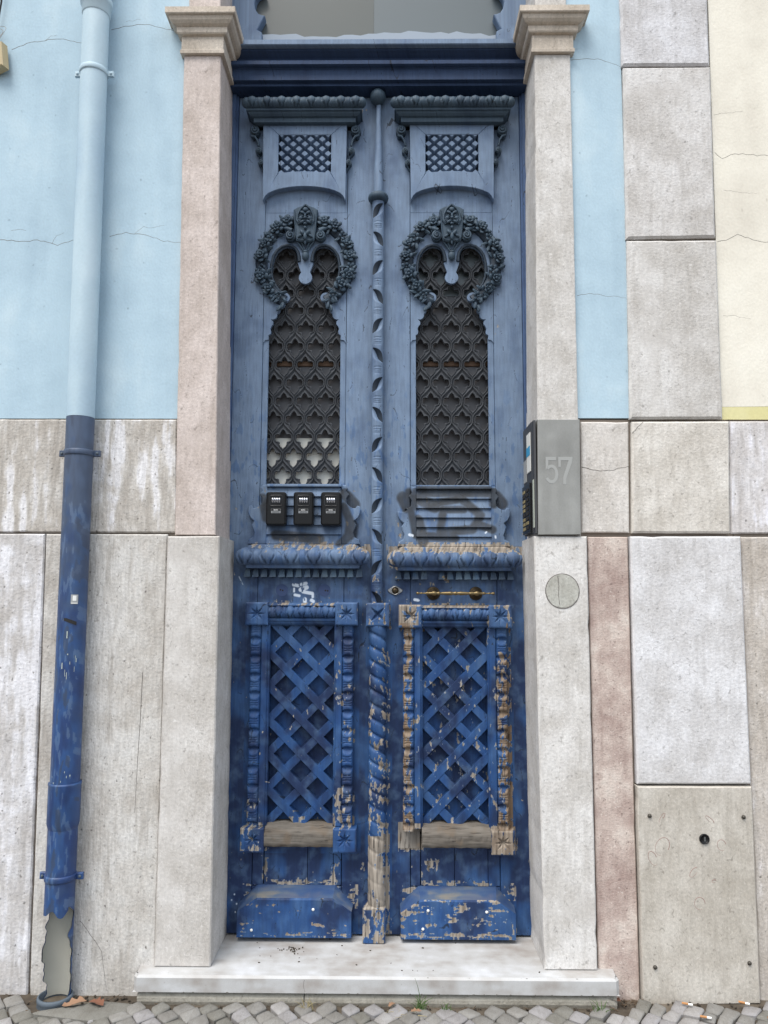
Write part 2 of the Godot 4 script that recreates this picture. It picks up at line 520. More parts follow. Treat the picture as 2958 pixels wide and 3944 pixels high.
		stamp(paper, w, h, q[0], q[1], q[2], q[3], q[4], 0.002, 255)
	var n1 := nb(w, h, 0.012, 11, 3, 1.0, 1.5, false)
	var n2 := nb(w, h, 0.05, 12, 4, 1.0, 2.6, false)
	var n3 := nb(w, h, 0.028, 13, 4, 1.0, 1.0, false)
	var n4 := nb(w, h, 0.16, 14, 2, 1.0, 10.0, false)
	var n5 := nb(w, h, 0.30, 15, 2, 1.0, 1.0, false)
	var n6 := nb(w, h, 0.045, 16, 3, 1.0, 5.0, false)
	var n8 := nb(w, h, 0.11, 18, 3, 1.0, 2.0, false)
	var n9 := nb(w, h, 0.075, 19, 3, 3.2, 1.0, false)
	var n7 := nb(w, h, 0.02, 17, 2, 1.0, 3.0, false)
	var col := PackedByteArray()
	col.resize(w * h * 3)
	var hgt := PackedByteArray()
	hgt.resize(w * h)
	for y in h:
		var my := (h - y) / s
		var fade := smoothstep(0.9, 1.62, my)
		for x in w:
			var i := y * w + x
			var a := n1[i] / 255.0
			var b := n3[i] / 255.0
			var f := clampf(fade + (a - 0.5) * 0.55 + (n6[i] / 255.0 - 0.5) * 0.35 * (1.0 - fade), 0.0, 1.0)
			var bump: float = bright[(y >> 2) * bw + (x >> 2)]
			var low := Vector3(27, 46, 82).lerp(Vector3(56, 76, 106), clampf((b - 0.45) * 3.0, 0.0, 1.0)).lerp(Vector3(34, 74, 128), clampf((a - 0.52) * 4.0 + bump, 0.0, 1.0) * (0.8 - 0.45 * fade))
			var v := low.lerp(Vector3(109, 128, 153), f)
			if f > 0.3 and my < 2.1:
				v = v.lerp(Vector3(66, 96, 140), clampf((n2[i] / 255.0 - 0.66) * 6.0, 0.0, 0.5) * (1.0 - smoothstep(1.6, 2.1, my)))
			v *= 0.97 + (n4[i] / 255.0 - 0.5) * 0.12 + (b - 0.5) * 0.1 + (n5[i] / 255.0 - 0.5) * 0.06
			var ht := 128.0 + (n4[i] - 128) * 0.16 + (b - 0.5) * 20.0
			# hairline cracks in the old paint, along the grain
			var ck := absf(n7[i] - 128.0)
			if ck < 1.2 and n3[i] > 150:
				v *= 0.55
				ht -= 40.0
			var bi: float = bias[(y >> 2) * bw + (x >> 2)] + (0.012 if my < 1.7 else 0.0)
			var pn := (n2[i] * 0.45 + n8[i] * 0.4 + n3[i] * 0.15) / 255.0
			if my < 0.25 and my > 0.085 and absf(absf((x - w * 0.5) / s) - 0.265) < 0.19:
				pn = (n9[i] * 0.7 + n8[i] * 0.3) / 255.0      # the kick blocks have their grain along x
			pn = clampf((pn - 0.22) * 1.75, 0.0, 1.0)
			if pn < bi:
				var g := n4[i] / 255.0
				var br: float = brown[(y >> 2) * bw + (x >> 2)]
				var wood := Vector3(104, 97, 90).lerp(Vector3(160, 151, 140), clampf(g * 1.5 - 0.2, 0.0, 1.0))
				wood = wood.lerp(Vector3(96, 77, 61).lerp(Vector3(128, 110, 92), g), clampf(br * 1.1 * (0.45 + b), 0.0, 1.0))
				if n4[i] < 52:
					wood *= 0.6
				v = wood
				ht = 92.0 + (g - 0.5) * 60.0
			elif pn < bi + 0.035 and bi > 0.08:
				v = v.lerp(Vector3(196, 194, 190), 0.6)
				ht += 25.0
			if spray[i] > 0:
				v = v.lerp(Vector3(38, 38, 39), spray[i] / 255.0 * (0.5 + b * 0.45))
			if paper[i] > 40 and n2[i] > 70:
				v = v.lerp(Vector3(214, 222, 232), paper[i] / 255.0 * 0.9)
			col[i * 3] = clampi(int(v.x), 0, 255)
			col[i * 3 + 1] = clampi(int(v.y), 0, 255)
			col[i * 3 + 2] = clampi(int(v.z), 0, 255)
			hgt[i] = clampi(int(ht), 0, 255)
	return [to_tex(w, h, col), to_normal(w, h, hgt, 2.5)]

# the dark half of the drainpipe: greyed near the top, cobalt lower down, chipped and smeared with old paste
func pipe_tex() -> ImageTexture:
	var w := 128
	var h := 1024
	var n1 := nb(w, h, 0.03, 31, 4, 1.0, 3.0, false)
	var n2 := nb(w, h, 0.08, 32, 3, 1.0, 4.0, false)
	var n3 := nb(w, h, 0.02, 33, 3, 1.0, 1.0, false)
	var col := PackedByteArray()
	col.resize(w * h * 3)
	for y in h:
		var my := (h - y) / 1024.0 * 1.9 - 0.1
		var f := smoothstep(0.9, 1.75, my)
		for x in w:
			var i := y * w + x
			var v := Vector3(37, 70, 118).lerp(Vector3(28, 54, 100), clampf((n1[i] - 110) / 60.0, 0.0, 1.0)).lerp(Vector3(62, 76, 99), clampf(f * 1.3 + (n3[i] - 128) / 260.0, 0.0, 1.0))
			if n2[i] > 178 and my < 1.5:
				v = v.lerp(Vector3(92, 108, 130), 0.45)
			if n1[i] < 70:
				v = v.lerp(Vector3(52, 62, 82), 0.6)
			v *= 1.0 + (n2[i] - 128) * 0.0008
			col[i * 3] = int(v.x)
			col[i * 3 + 1] = int(v.y)
			col[i * 3 + 2] = int(v.z)
	return to_tex(w, h, col)

func make_materials() -> void:
	var d := door_tex()
	var m := StandardMaterial3D.new()
	m.albedo_texture = d[0]
	m.normal_enabled = true
	m.normal_texture = d[1]
	m.normal_scale = 0.8
	m.roughness = 0.62
	m.metallic_specular = 0.4
	m.uv1_scale = Vector3(1.0 / 1.12, 640.0 / 1.12 / 1886.0, 1)
	m.uv1_offset = Vector3(0.5, 1.0, 0)
	m.texture_repeat = false
	mat.paint = m
	mat.carving = m.duplicate()      # the dusty grey-green coat on the carved ornaments
	mat.carving.albedo_color = Color(0.60, 0.64, 0.63)
	mat.transom = m.duplicate()      # deeper blue of the transom, tinted darker still as shade under its mouldings
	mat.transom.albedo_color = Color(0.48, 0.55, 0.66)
	mat.frame = m.duplicate()  # posts tinted darker to stand in for shade beside the jambs
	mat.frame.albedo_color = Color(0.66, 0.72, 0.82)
	mat.notch = m.duplicate()        # darker tint on the upper faces of the cuts in the post
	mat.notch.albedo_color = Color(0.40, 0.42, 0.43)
	mat.dusty = tri_mat(wash_tex(256, 640, Vector3(66, 84, 112), Vector3(40, 64, 106), Vector3(112, 110, 106), 1.1, 0.3, 6.0, 1.0), 0.3, Vector3.ZERO, Color.WHITE, 0.9, 0.4)   # grey dust lying on the slopes of the kick blocks
	mat.garland_shade = m.duplicate()      # bed of the garland, tinted dark as shade between the flowers
	mat.garland_shade.albedo_color = Color(0.42, 0.45, 0.46)
	mat.dentil = m.duplicate()
	mat.dentil.albedo_color = Color(0.98, 0.95, 0.86)
	var lioz := stone_tex(100, Vector3(194, 193, 192), Vector3(168, 165, 161), Vector3(211, 212, 213), 0.0, 1.0, 0.55, 0.6)
	var limed := stone_tex(200, Vector3(193, 190, 187), Vector3(168, 162, 155), Vector3(208, 208, 210), 0.10, 0.8, 1.0, 1.1)
	var pink := stone_tex(300, Vector3(178, 166, 161), Vector3(140, 122, 118), Vector3(200, 197, 193), 0.0, 1.2, 1.0, 0.6)
	mat.lioz_tex = lioz
	mat.slab_left = sheet(stone_tex(240, Vector3(195, 193, 194), Vector3(172, 167, 163), Vector3(207, 208, 212), 0.02, 0.9, 1.0, 1.1, 192, 900, [[0.7, 0.3, 0.5, 0.3, 0.30], [0.3, 0.75, 0.6, 0.2, 0.24]]), -1.37, -1.04, -0.06, 1.39)
	mat.slab_mid = sheet(stone_tex(250, Vector3(192, 189, 185), Vector3(167, 161, 154), Vector3(204, 203, 202), 0.0, 0.9, 1.0, 1.2, 256, 900, [[0.62, 0.27, 0.36, 0.13, 0.46], [0.55, 0.08, 0.4, 0.1, 0.16], [0.35, 0.86, 0.2, 0.08, 0.25]]), -1.07, -0.66, -0.06, 1.39)
	mat.slab_band = sheet(stone_tex(260, Vector3(191, 187, 182), Vector3(165, 158, 150), Vector3(204, 203, 202), 0.03, 0.9, 0.9, 1.3, 470, 240, [[0.12, 0.45, 0.3, 0.7, 0.34], [0.25, 0.85, 0.3, 0.2, 0.3], [0.72, 0.45, 0.07, 0.6, 0.30], [0.9, 0.35, 0.12, 0.5, 0.26]]), -1.40, -0.64, 1.385, 1.775)
	mat.limed_tex = limed
	mat.pink_tex = pink
	mat.blue_wall = tri_mat(wash_tex(768, 400, Vector3(171, 193, 206), Vector3(158, 180, 194), Vector3(184, 203, 213), 0.4, 0.45), 2.3, Vector3.ZERO, Color.WHITE, 0.9, 0.6)
	mat.cream_wall = tri_mat(wash_tex(512, 500, Vector3(220, 215, 203), Vector3(205, 199, 187), Vector3(227, 223, 212), 0.35, 0.4), 1.8, Vector3.ZERO, Color.WHITE, 0.9, 0.65)
	mat.yellow_wall = tri_mat(wash_tex(256, 520, Vector3(206, 199, 148), Vector3(190, 183, 136), Vector3(214, 208, 168), 0.2, 0.2), 1.0, Vector3.ZERO, Color.WHITE, 0.9, 0.5)
	mat.marble = tri_mat(wash_tex(512, 600, Vector3(176, 176, 176), Vector3(146, 140, 135), Vector3(196, 198, 202), 0.4, 0.3, 5.0, 1.6), 0.7, Vector3(0.2, 0, 0.1), Color.WHITE, 0.55, 0.35)
	mat.wood = tri_mat(wood_tex(700), 0.45, Vector3.ZERO, Color.WHITE, 0.9, 1.0)
	# worn rails have their grain along x: the same texture turned by laying its other axis along the board
	mat.soil = tri_mat(wash_tex(256, 800, Vector3(92, 84, 74), Vector3(58, 52, 46), Vector3(118, 110, 100), 0.0, 0.8), 0.35, Vector3.ZERO, Color.WHITE, 1.0, 1.5)
	var metal := wash_tex(256, 900, Vector3(141, 141, 138), Vector3(124, 124, 121), Vector3(154, 154, 151), 0.5, 0.05)
	mat.plate = tri_mat(metal, 0.5, Vector3.ZERO, Color.WHITE, 0.5, 0.2)
	mat.plate.metallic = 0.25
	mat.pipe_blue = StandardMaterial3D.new()
	mat.pipe_blue.albedo_texture = pipe_tex()
	mat.pipe_blue.uv1_scale = Vector3(1.0 / 0.2, 1.0 / 1.9, 1)
	mat.pipe_blue.uv1_offset = Vector3(0.87 / 0.2 + 0.5, 1.8 / 1.9 - 0.07 / 1.9, 0)
	mat.pipe_blue.roughness = 0.5
	mat.pipe_pale = tri_mat(wash_tex(256, 960, Vector3(172, 192, 203), Vector3(156, 178, 194), Vector3(186, 203, 212), 0.5, 0.15), 0.9, Vector3.ZERO, Color.WHITE, 0.5, 0.3)
	mat.pipe_in = plain(Color8(152, 151, 143), 0.7)
	mat.iron = tri_mat(wash_tex(256, 970, Vector3(68, 71, 76), Vector3(52, 54, 58), Vector3(84, 86, 90), 0.2, 0.2), 0.3, Vector3.ZERO, Color.WHITE, 0.75, 0.4)
	mat.pane_dark = plain(Color8(84, 84, 88), 0.5)
	mat.board_white = plain(Color8(206, 206, 200), 0.8)
	mat.brown = plain(Color8(112, 88, 70), 0.7)
	mat.black = plain(Color8(22, 22, 23), 0.35)
	mat.black.metallic_specular = 0.35
	mat.dark = plain(Color8(30, 29, 29), 0.8)
	mat.chrome = plain(Color8(200, 202, 210), 0.25, 0.9)
	mat.steel = plain(Color8(150, 150, 150), 0.4, 0.8)
	mat.brass = plain(Color8(122, 106, 76), 0.42, 0.85)
	mat.brass_old = plain(Color8(74, 64, 50), 0.45, 0.8)
	mat.white = plain(Color8(222, 222, 218), 0.6)
	mat.crack = plain(Color8(112, 108, 104), 0.95)
	mat.mortar = tri_mat(lioz, 1.1, Vector3(0.1, 0.7, 0), Color(0.90, 0.90, 0.87), 0.95, 0.8)
	mat.chip = plain(Color8(104, 100, 94), 0.95)
	mat.fossil = plain(Color8(150, 122, 114), 0.9)
	mat.bed = plain(Color8(122, 112, 102), 0.95)
	mat.core = plain(Color8(104, 96, 88), 0.95)
	mat.glass = plain(Color8(86, 91, 90), 0.3)
	mat.pane_light = plain(Color8(88, 98, 103), 0.4)
	mat.putty = plain(Color8(150, 160, 172), 0.8)
	mat.paint_dark = plain(Color8(48, 66, 104), 0.7)
	var wa := wood_tex(720)
	for k in 2:                       # turn the grain to run along the rail
		var im: Image = wa[k].get_image()
		im.rotate_90(CLOCKWISE)
		if k == 1:
			im = null
		else:
			wa[0] = ImageTexture.create_from_image(im)
	mat.wood_across = tri_mat(wa, 0.42, Vector3.ZERO, Color(0.78, 0.775, 0.77), 0.9, 0.0)
	mat.pipe_dull = plain(Color8(78, 88, 98), 0.7)
	mat.sticker_grey = plain(Color8(150, 152, 152), 0.6)
	mat.fleck = plain(Color8(176, 184, 176), 0.8)
	mat.numeral = plain(Color8(150, 151, 149), 0.5)
	mat.intercom = plain(Color8(58, 58, 60), 0.5)
	mat.button = plain(Color8(140, 128, 92), 0.5)
	mat.blue_label = plain(Color8(52, 150, 196), 0.6)
	mat.strip = plain(Color8(172, 178, 166), 0.5)
	mat.bolt = plain(Color8(70, 66, 60), 0.5, 0.5)
	mat.steel_dull = plain(Color8(92, 94, 94), 0.5, 0.4)
	mat.black_gloss = plain(Color8(40, 40, 42), 0.2)
	mat.white_print = plain(Color8(220, 220, 220), 0.6)
	mat.dark_print = plain(Color8(20, 20, 24), 0.6)
	mat.ivory = plain(Color8(176, 158, 122), 0.6)
	mat.wire = plain(Color8(150, 150, 146), 0.6)
	mat.grass = plain(Color8(74, 96, 50), 0.8)
	mat.straw = plain(Color8(150, 138, 104), 0.9)
	mat.leaf_brown = plain(Color8(134, 104, 82), 0.9)
	mat.leaf_red = plain(Color8(110, 72, 54), 0.9)
	mat.twig = plain(Color8(92, 76, 60), 0.95)
	mat.filter = plain(Color8(168, 120, 76), 0.8)
	mat.dirt = plain(Color8(62, 55, 47), 1.0)

func sheet(tx: Array, x0: float, x1: float, y0: float, y1: float) -> StandardMaterial3D:
	# one flat sheet of stone laid on the facade plane (the metre coordinates are shifted by the slab's depth)
	var m := StandardMaterial3D.new()
	m.albedo_texture = tx[0]
	m.normal_enabled = true
	m.normal_texture = tx[1]
	m.roughness = 0.85
	m.metallic_specular = 0.35
	m.uv1_scale = Vector3(1.0 / (x1 - x0), 1.0 / (y1 - y0), 1)
	m.uv1_offset = Vector3(-(x0 + 0.0585) / (x1 - x0), (y1 - 0.0585) / (y1 - y0), 0)
	return m

func stone(kind: String, off: Vector3, tint := Color.WHITE, bump := 1.0, scale := 1.25) -> StandardMaterial3D:
	return tri_mat(mat[kind + "_tex"], scale, off, tint, 0.85, bump)

# ------------------------------------------------------------------ ground

func warp(p: Vector2) -> Vector2:
	return Vector2(p.x + 0.006 * sin(p.y * 9.0 + 1.0), p.y - 0.32 * maxf(0.0, p.x - 0.55) + 0.006 * sin(p.x * 5.0))

func cobble(st: SurfaceTool, c: Array, top: float) -> void:
	var m := Vector2.ZERO
	for q in c:
		m += q * 0.25
	var ring := []
	for i in 4:
		var a: Vector2 = c[i]
		for e in [c[(i + 3) % 4], c[(i + 1) % 4]]:
			ring.append(a.lerp(e, rng.randf_range(0.05, 0.14)).lerp(m, 0.02 + rng.randf() * 0.04))
	var tx := rng.randf_range(-0.08, 0.08)
	var tz := rng.randf_range(-0.06, 0.1)
	var lift := func(p: Vector2, y: float) -> Vector3:
		return Vector3(p.x, y + (p.x - m.x) * tx + (p.y - m.y) * tz, p.y)
	for i in 8:
		var j := (i + 1) % 8
		var a: Vector2 = ring[i]
		var b: Vector2 = ring[j]
		var a2 := a.lerp(m, 0.09)
		var b2 := b.lerp(m, 0.09)
		var a3 := a.lerp(m, 0.5)
		var b3 := b.lerp(m, 0.5)
		quad(st, lift.call(a, -0.05), lift.call(b, -0.05), lift.call(b, top - 0.006), lift.call(a, top - 0.006))
		st.set_smooth_group(2)
		quad(st, lift.call(a, top - 0.006), lift.call(b, top - 0.006), lift.call(b2, top - 0.0015), lift.call(a2, top - 0.0015))
		quad(st, lift.call(a2, top - 0.0015), lift.call(b2, top - 0.0015), lift.call(b3, top), lift.call(a3, top))
		tri(st, lift.call(a3, top), lift.call(b3, top), lift.call(m, top + 0.0006))
		st.set_smooth_group(-1)

func build_ground() -> void:
	var st := mb()
	quad(st, Vector3(-60, -0.016, 60), Vector3(60, -0.016, 60), Vector3(60, -0.016, -20), Vector3(-60, -0.016, -20))
	var g := obj("ground", st, mat.soil, self)
	g.set_meta("kind", "structure")
	var pave := thing("pavement", "grey limestone cobbled pavement set in diamonds along the wall", "pavement")
	pave.set_meta("kind", "structure")
	var mats := []
	for i in 5:
		var k: float = [0.68, 0.76, 0.60, 0.72, 0.64][i]
		mats.append(stone("lioz", Vector3(0.13 * i, 0.3, 0.21 * i), Color(k, k * 0.99, k * [0.97, 0.99, 0.95, 1.0, 0.97][i]), 1.6, 0.5))
	var rest: Array[Transform3D] = []
	for i in range(-72, 73):
		for j in range(-72, 73):
			var c := Vector2((i - j) * 0.0345, (i + j) * 0.0405)
			var w := warp(c)
			if absf(w.x) > 2.6 or w.y < 0.05 or w.y > 1.7:
				continue
			var in_step := absf(w.x - 0.007) < 0.75 and w.y < 0.145
			var at_wall := w.y < (0.115 if w.x > -0.72 or w.x < -1.02 else 0.2)
			if in_step or at_wall:
				continue
			if absf(w.x) > 1.28 or w.y > 0.41:
				rest.append(Transform3D(Basis(Vector3.UP, rng.randf_range(-0.06, 0.06) + 0.12 * smoothstep(0.5, 0.8, w.x)).scaled(Vector3(1, rng.randf_range(0.9, 1.1), 1)), Vector3(w.x, rng.randf_range(-0.003, 0.003), w.y)))
				continue
			var cs := []
			for o in [Vector2(0, 0.0398), Vector2(0.0338, 0), Vector2(0, -0.0398), Vector2(-0.0338, 0)]:
				cs.append(warp(c + o) + Vector2(rng.randf_range(-0.006, 0.006), rng.randf_range(-0.006, 0.006)))
			st = mb()
			cobble(st, cs, rng.randf_range(-0.003, 0.004))
			obj("cobblestone", st, mats[rng.randi() % 5], pave)
	st = mb()
	cobble(st, [Vector2(0, 0.039), Vector2(0.033, 0), Vector2(0, -0.039), Vector2(-0.033, 0)], 0.0)
	var mm := MultiMesh.new()
	mm.transform_format = MultiMesh.TRANSFORM_3D
	mm.mesh = just_mesh(st)
	mm.mesh.surface_set_material(0, mats[0])
	mm.instance_count = rest.size()
	for i in rest.size():
		mm.set_instance_transform(i, rest[i])
	var mi := MultiMeshInstance3D.new()
	mi.multimesh = mm
	mi.name = "outer_cobblestones"
	mi.set_meta("kind", "stuff")
	pave.add_child(mi)
	# the one big flat paver by the foot of the pipe
	st = mb()
	cobble(st, [Vector2(-0.78, 0.24), Vector2(-0.66, 0.14), Vector2(-0.80, 0.125), Vector2(-0.99, 0.215)], 0.004)
	obj("flat_paver", st, mats[2], pave)

# ------------------------------------------------------------------ the pale blue house

func crack(parent: Node3D, pts: Array, z: float, r := 0.0011) -> void:
	var p := []
	for i in pts.size() - 1:
		var a: Vector2 = pts[i]
		var b: Vector2 = pts[i + 1]
		var n := maxi(2, int(a.distance_to(b) / 0.012))
		for k in n:
			var q := a.lerp(b, float(k) / n)
			p.append(Vector3(q.x, q.y + rng.randf_range(-0.0025, 0.0025), z))
	p.append(Vector3(pts[-1].x, pts[-1].y, z))
	var st := mb()
	tube(st, p, r, r * 0.6, 4, 0.4)
	obj("crack", st, mat.crack, parent)

func slab(called: String, parent: Node3D, q: Array, zf: float, m: Material, zb := -0.02, bev := 0.004, label := "") -> void:
	var st := mb()
	# the arris is chipped here and there
	var p := pv(q)
	var r := PackedVector2Array()
	for i in p.size():
		var a := p[i]
		var b := p[(i + 1) % p.size()]
		var n := clampi(int(a.distance_to(b) / 0.035), 1, 40)
		var nn := (b - a).normalized().orthogonal()
		for k in n:
			var j := 0.0 if k == 0 else rng.randf_range(-0.0005, 0.0005) + (rng.randf_range(0.0, 0.003) if rng.randf() < 0.06 else 0.0)
			var c := ccw(p.duplicate())
			var inward := 1.0 if Geometry2D.is_point_in_polygon(a.lerp(b, 0.5) + nn * 0.003, c) else -1.0
			r.append(a.lerp(b, float(k) / n) + nn * inward * j)
	prism(st, r, zb, zf, bev)
	obj(called, st, m, parent, label)

func build_townhouse() -> void:
	var t := thing("townhouse_wall", "pale blue rendered townhouse wall with pale limestone plinth slabs and door surround", "wall", Vector3(0, 0, -0.2))
	var st := mb()
	box(st, -2.3, -0.60, -0.3, 5.2, -0.5, -0.02)
	box(st, 0.60, 0.835, -0.3, 5.2, -0.5, -0.02)
	box(st, -0.60, 0.60, 4.25, 5.2, -0.5, -0.02)
	obj("wall_core", st, mat.core, t)
	st = mb()
	box(st, -2.3, -0.64, -0.1, 1.768, -0.019, 0.052)
	obj("mortar_bed", st, mat.bed, t)
	st = mb()
	box(st, 0.64, 1.15, -0.1, 1.768, -0.019, 0.050)
	obj("mortar_bed", st, mat.bed, t)
	st = mb()
	box(st, 0.842, 1.13, 1.7685, 5.2, -0.019, 0.056)
	obj("mortar_bed", st, mat.bed, t)
	st = mb()
	prism(st, pv([-2.3, 1.769, -0.642, 1.769, -0.66, 3.05, -0.655, 5.2, -2.3, 5.2]), -0.02, 0.055)
	obj("blue_render", st, mat.blue_wall, t)
	st = mb()
	prism(st, pv([0.64, 1.772, 0.8265, 1.772, 0.8345, 2.37, 0.839, 3.28, 0.84, 5.2, 0.64, 5.2]), -0.02, 0.055)
	obj("blue_render", st, mat.blue_wall, t)
	st = mb()
	box(st, -0.66, 0.64, 4.2, 5.2, -0.02, 0.055)
	obj("blue_render", st, mat.blue_wall, t)
	# plinth slabs
	slab("stone_slab", t, [-2.3, 1.765, -0.654, 1.764, -0.644, 1.3925, -2.3, 1.391], 0.063, mat.slab_band)
	slab("stone_slab", t, [-2.3, 1.3865, -1.069, 1.3865, -1.061, 0.7, -1.052, -0.06, -2.3, -0.06], 0.065, mat.slab_left)
	slab("stone_slab", t, [-1.0645, 1.3865, -0.671, 1.3865, -0.664, -0.06, -1.044, -0.06, -1.053, 0.7], 0.067, mat.slab_mid)
	slab("stone_slab", t, [0.668, 1.758, 0.823, 1.758, 0.8155, 1.395, 0.662, 1.395], 0.062, stone("lioz", Vector3(0.31, 0.1, 0), Color(1.04, 1.02, 1.0)))
	slab("pink_slab", t, [0.68, 1.381, 0.808, 1.381, 0.803, 0.7, 0.802, -0.06, 0.68, -0.06], 0.066, stone("pink", Vector3(0.2, 0.9, 0), Color(1.07, 1.06, 1.04), 1.2, 0.9), -0.02, 0.003, "pink limestone slab")
	# quoin and plinth blocks at the corner of the house
	slab("quoin_block", t, [0.8405, 3.9, 1.143, 3.9, 1.135, 2.999, 0.8355, 2.999], 0.072, stone("lioz", Vector3(0.15, 0.5, 0), Color(1.03, 1.03, 1.05)), -0.02, 0.007)
	slab("quoin_block", t, [0.84, 2.992, 1.138, 2.994, 1.129, 2.384, 0.832, 2.379], 0.072, stone("lioz", Vector3(0.62, 0.13, 0), Color(1.02, 1.01, 1.005)), -0.02, 0.007)
	slab("quoin_block", t, [0.834, 2.373, 1.132, 2.374, 1.126, 1.767, 0.826, 1.766], 0.072, stone("lioz", Vector3(0.83, 0.83, 0), Color(1.02, 1.01, 1.0)), -0.02, 0.007)
	slab("quoin_block", t, [0.8405, 5.2, 1.143, 5.2, 1.143, 3.91, 0.8405, 3.91], 0.072, stone("lioz", Vector3(0.3, 0.83, 0)), -0.02, 0.007)
	slab("plinth_block", t, [0.831, 1.757, 1.147, 1.759, 1.134, 1.394, 0.820, 1.394], 0.072, stone("lioz", Vector3(0.42, 0.71, 0), Color(1.04, 1.02, 0.99)), -0.02, 0.006)
	slab("plinth_block", t, [0.812, 1.382, 1.162, 1.383, 1.159, 0.619, 0.81, 0.617], 0.08, stone("lioz", Vector3(0.91, 0.17, 0), Color(1.06, 1.06, 1.075)), -0.02, 0.005)
	st = mb()
	box(st, 0.835, 1.13, -0.3, 5.2, -0.5, -0.02)
	obj("wall_core", st, mat.core, t)
	# jambs: a wider base, a tapering shaft, a capital, then the shaft again
	for s in [-1, 1]:
		var l: bool = s < 0
		var jm := stone("lioz", Vector3(0.05, 0.4, 0.3) if l else Vector3(0.55, 0.25, 0.1), Color(1.0, 0.985, 0.97) if l else Color(1.04, 1.03, 1.02), 0.8)
		var sm := stone("lioz", Vector3(0.4, 0.1, 0.2), Color(1.0, 0.945, 0.92), 0.8) if l else stone("lioz", Vector3(0.2, 0.8, 0.1), Color(1.04, 1.03, 1.02), 0.8)
		slab("jamb_base", t, [-0.667, 1.379, -0.500, 1.380, -0.494, 0.0735, -0.665, 0.0735] if l else [0.505, 1.382, 0.674, 1.382, 0.673, 0.0735, 0.514, 0.0735], 0.08, jm, -0.25, 0.004)
		slab("jamb_shaft", t, [-0.668, 3.04, -0.541, 3.04, -0.515, 1.3835, -0.646, 1.3835] if l else [0.538, 3.04, 0.660, 3.04, 0.6565, 1.385, 0.521, 1.385], 0.072, sm, -0.25, 0.003)
		var x0 := -0.666 if l else 0.537
		var x1 := -0.540 if l else 0.660
		st = mb()
		stack(st, x0, x1, -0.16, 0.072, PackedVector2Array([Vector2(3.04, 0.0), Vector2(3.041, 0.012), Vector2(3.052, 0.013), Vector2(3.056, 0.009), Vector2(3.104, 0.009), Vector2(3.106, 0.020), Vector2(3.110, 0.023), Vector2(3.128, 0.024), Vector2(3.129, 0.027), Vector2(3.133, 0.035), Vector2(3.141, 0.043), Vector2(3.152, 0.047), Vector2(3.154, 0.047), Vector2(3.155, 0.054), Vector2(3.158, 0.056), Vector2(3.178, 0.056), Vector2(3.180, 0.053), Vector2(3.1805, 0.0)]))
		obj("jamb_capital", st, stone("lioz", Vector3(0.7, 0.33 + 0.2 * s, 0), Color(1.0, 0.95, 0.89), 0.5), t)
		slab("jamb_shaft", t, [x0 + 0.008, 4.2, x1 - 0.008, 4.2, x1 - 0.008, 3.181, x0 + 0.008, 3.181], 0.066, sm, -0.25, 0.003)
	slab("lintel_stone", t, [-0.66, 4.42, 0.66, 4.42, 0.66, 4.202, -0.66, 4.202], 0.07, stone("lioz", Vector3(0.3, 0.3, 0)), -0.25, 0.004)
	# round mortar plug in the right jamb base
	st = mb()
	var p := PackedVector2Array()
	for i in 36:
		var a := TAU * i / 36
		p.append(Vector2(0.592, 1.208) + Vector2(cos(a) * 0.052, sin(a) * 0.0535) * rng.randf_range(0.975, 1.02))
	prism(st, p, 0.06, 0.0815, 0.001)
	obj("mortar_plug", st, mat.mortar, t)
	st = mb()
	var ring := []
	for i in 49:
		var a := TAU * i / 48
		ring.append(Vector3(0.592 + cos(a) * 0.053, 1.208 + sin(a) * 0.0545, 0.080))
	tube(st, ring, 0.0016, 0.0016, 5)
	tube(st, [Vector3(0.578, 1.255, 0.0815), Vector3(0.581, 1.225, 0.0815), Vector3(0.579, 1.195, 0.0815), Vector3(0.582, 1.165, 0.0815)], 0.0012, 0.0008, 4)
	obj("plug_rim", st, mat.crack, t)
	# cracks in the render and stones
	crack(t, [Vector2(-1.275, 3.08), Vector2(-1.21, 3.105), Vector2(-1.16, 3.112), Vector2(-1.11, 3.118), Vector2(-1.06, 3.106), Vector2(-1.01, 3.1), Vector2(-0.99, 3.112)], 0.055)
	crack(t, [Vector2(-0.93, 3.148), Vector2(-0.87, 3.166), Vector2(-0.80, 3.17), Vector2(-0.74, 3.152), Vector2(-0.70, 3.148)], 0.055)
	crack(t, [Vector2(-1.30, 2.39), Vector2(-1.2, 2.378), Vector2(-1.15, 2.385), Vector2(-1.08, 2.365), Vector2(-0.98, 2.40)], 0.055)
	crack(t, [Vector2(-0.905, 2.398), Vector2(-0.85, 2.41), Vector2(-0.78, 2.402), Vector2(-0.72, 2.38), Vector2(-0.655, 2.372)], 0.055, 0.0009)
	crack(t, [Vector2(-1.16, 3.112), Vector2(-1.14, 3.128), Vector2(-1.12, 3.132)], 0.055, 0.0006)
	crack(t, [Vector2(-1.1, 2.372), Vector2(-1.085, 2.40), Vector2(-1.06, 2.41)], 0.055, 0.0006)
	crack(t, [Vector2(-0.82, 2.405), Vector2(-0.79, 2.43), Vector2(-0.75, 2.428), Vector2(-0.72, 2.436)], 0.055, 0.0005)
	crack(t, [Vector2(-1.24, 2.42), Vector2(-1.21, 2.425), Vector2(-1.19, 2.418)], 0.055, 0.0006)
	crack(t, [Vector2(-0.88, 3.18), Vector2(-0.83, 3.19)], 0.055, 0.0005)
	crack(t, [Vector2(0.666, 3.03), Vector2(0.72, 3.035), Vector2(0.77, 3.033), Vector2(0.836, 3.005)], 0.055, 0.0009)
	crack(t, [Vector2(0.667, 2.188), Vector2(0.71, 2.196), Vector2(0.76, 2.188), Vector2(0.83, 2.18)], 0.055, 0.0007)
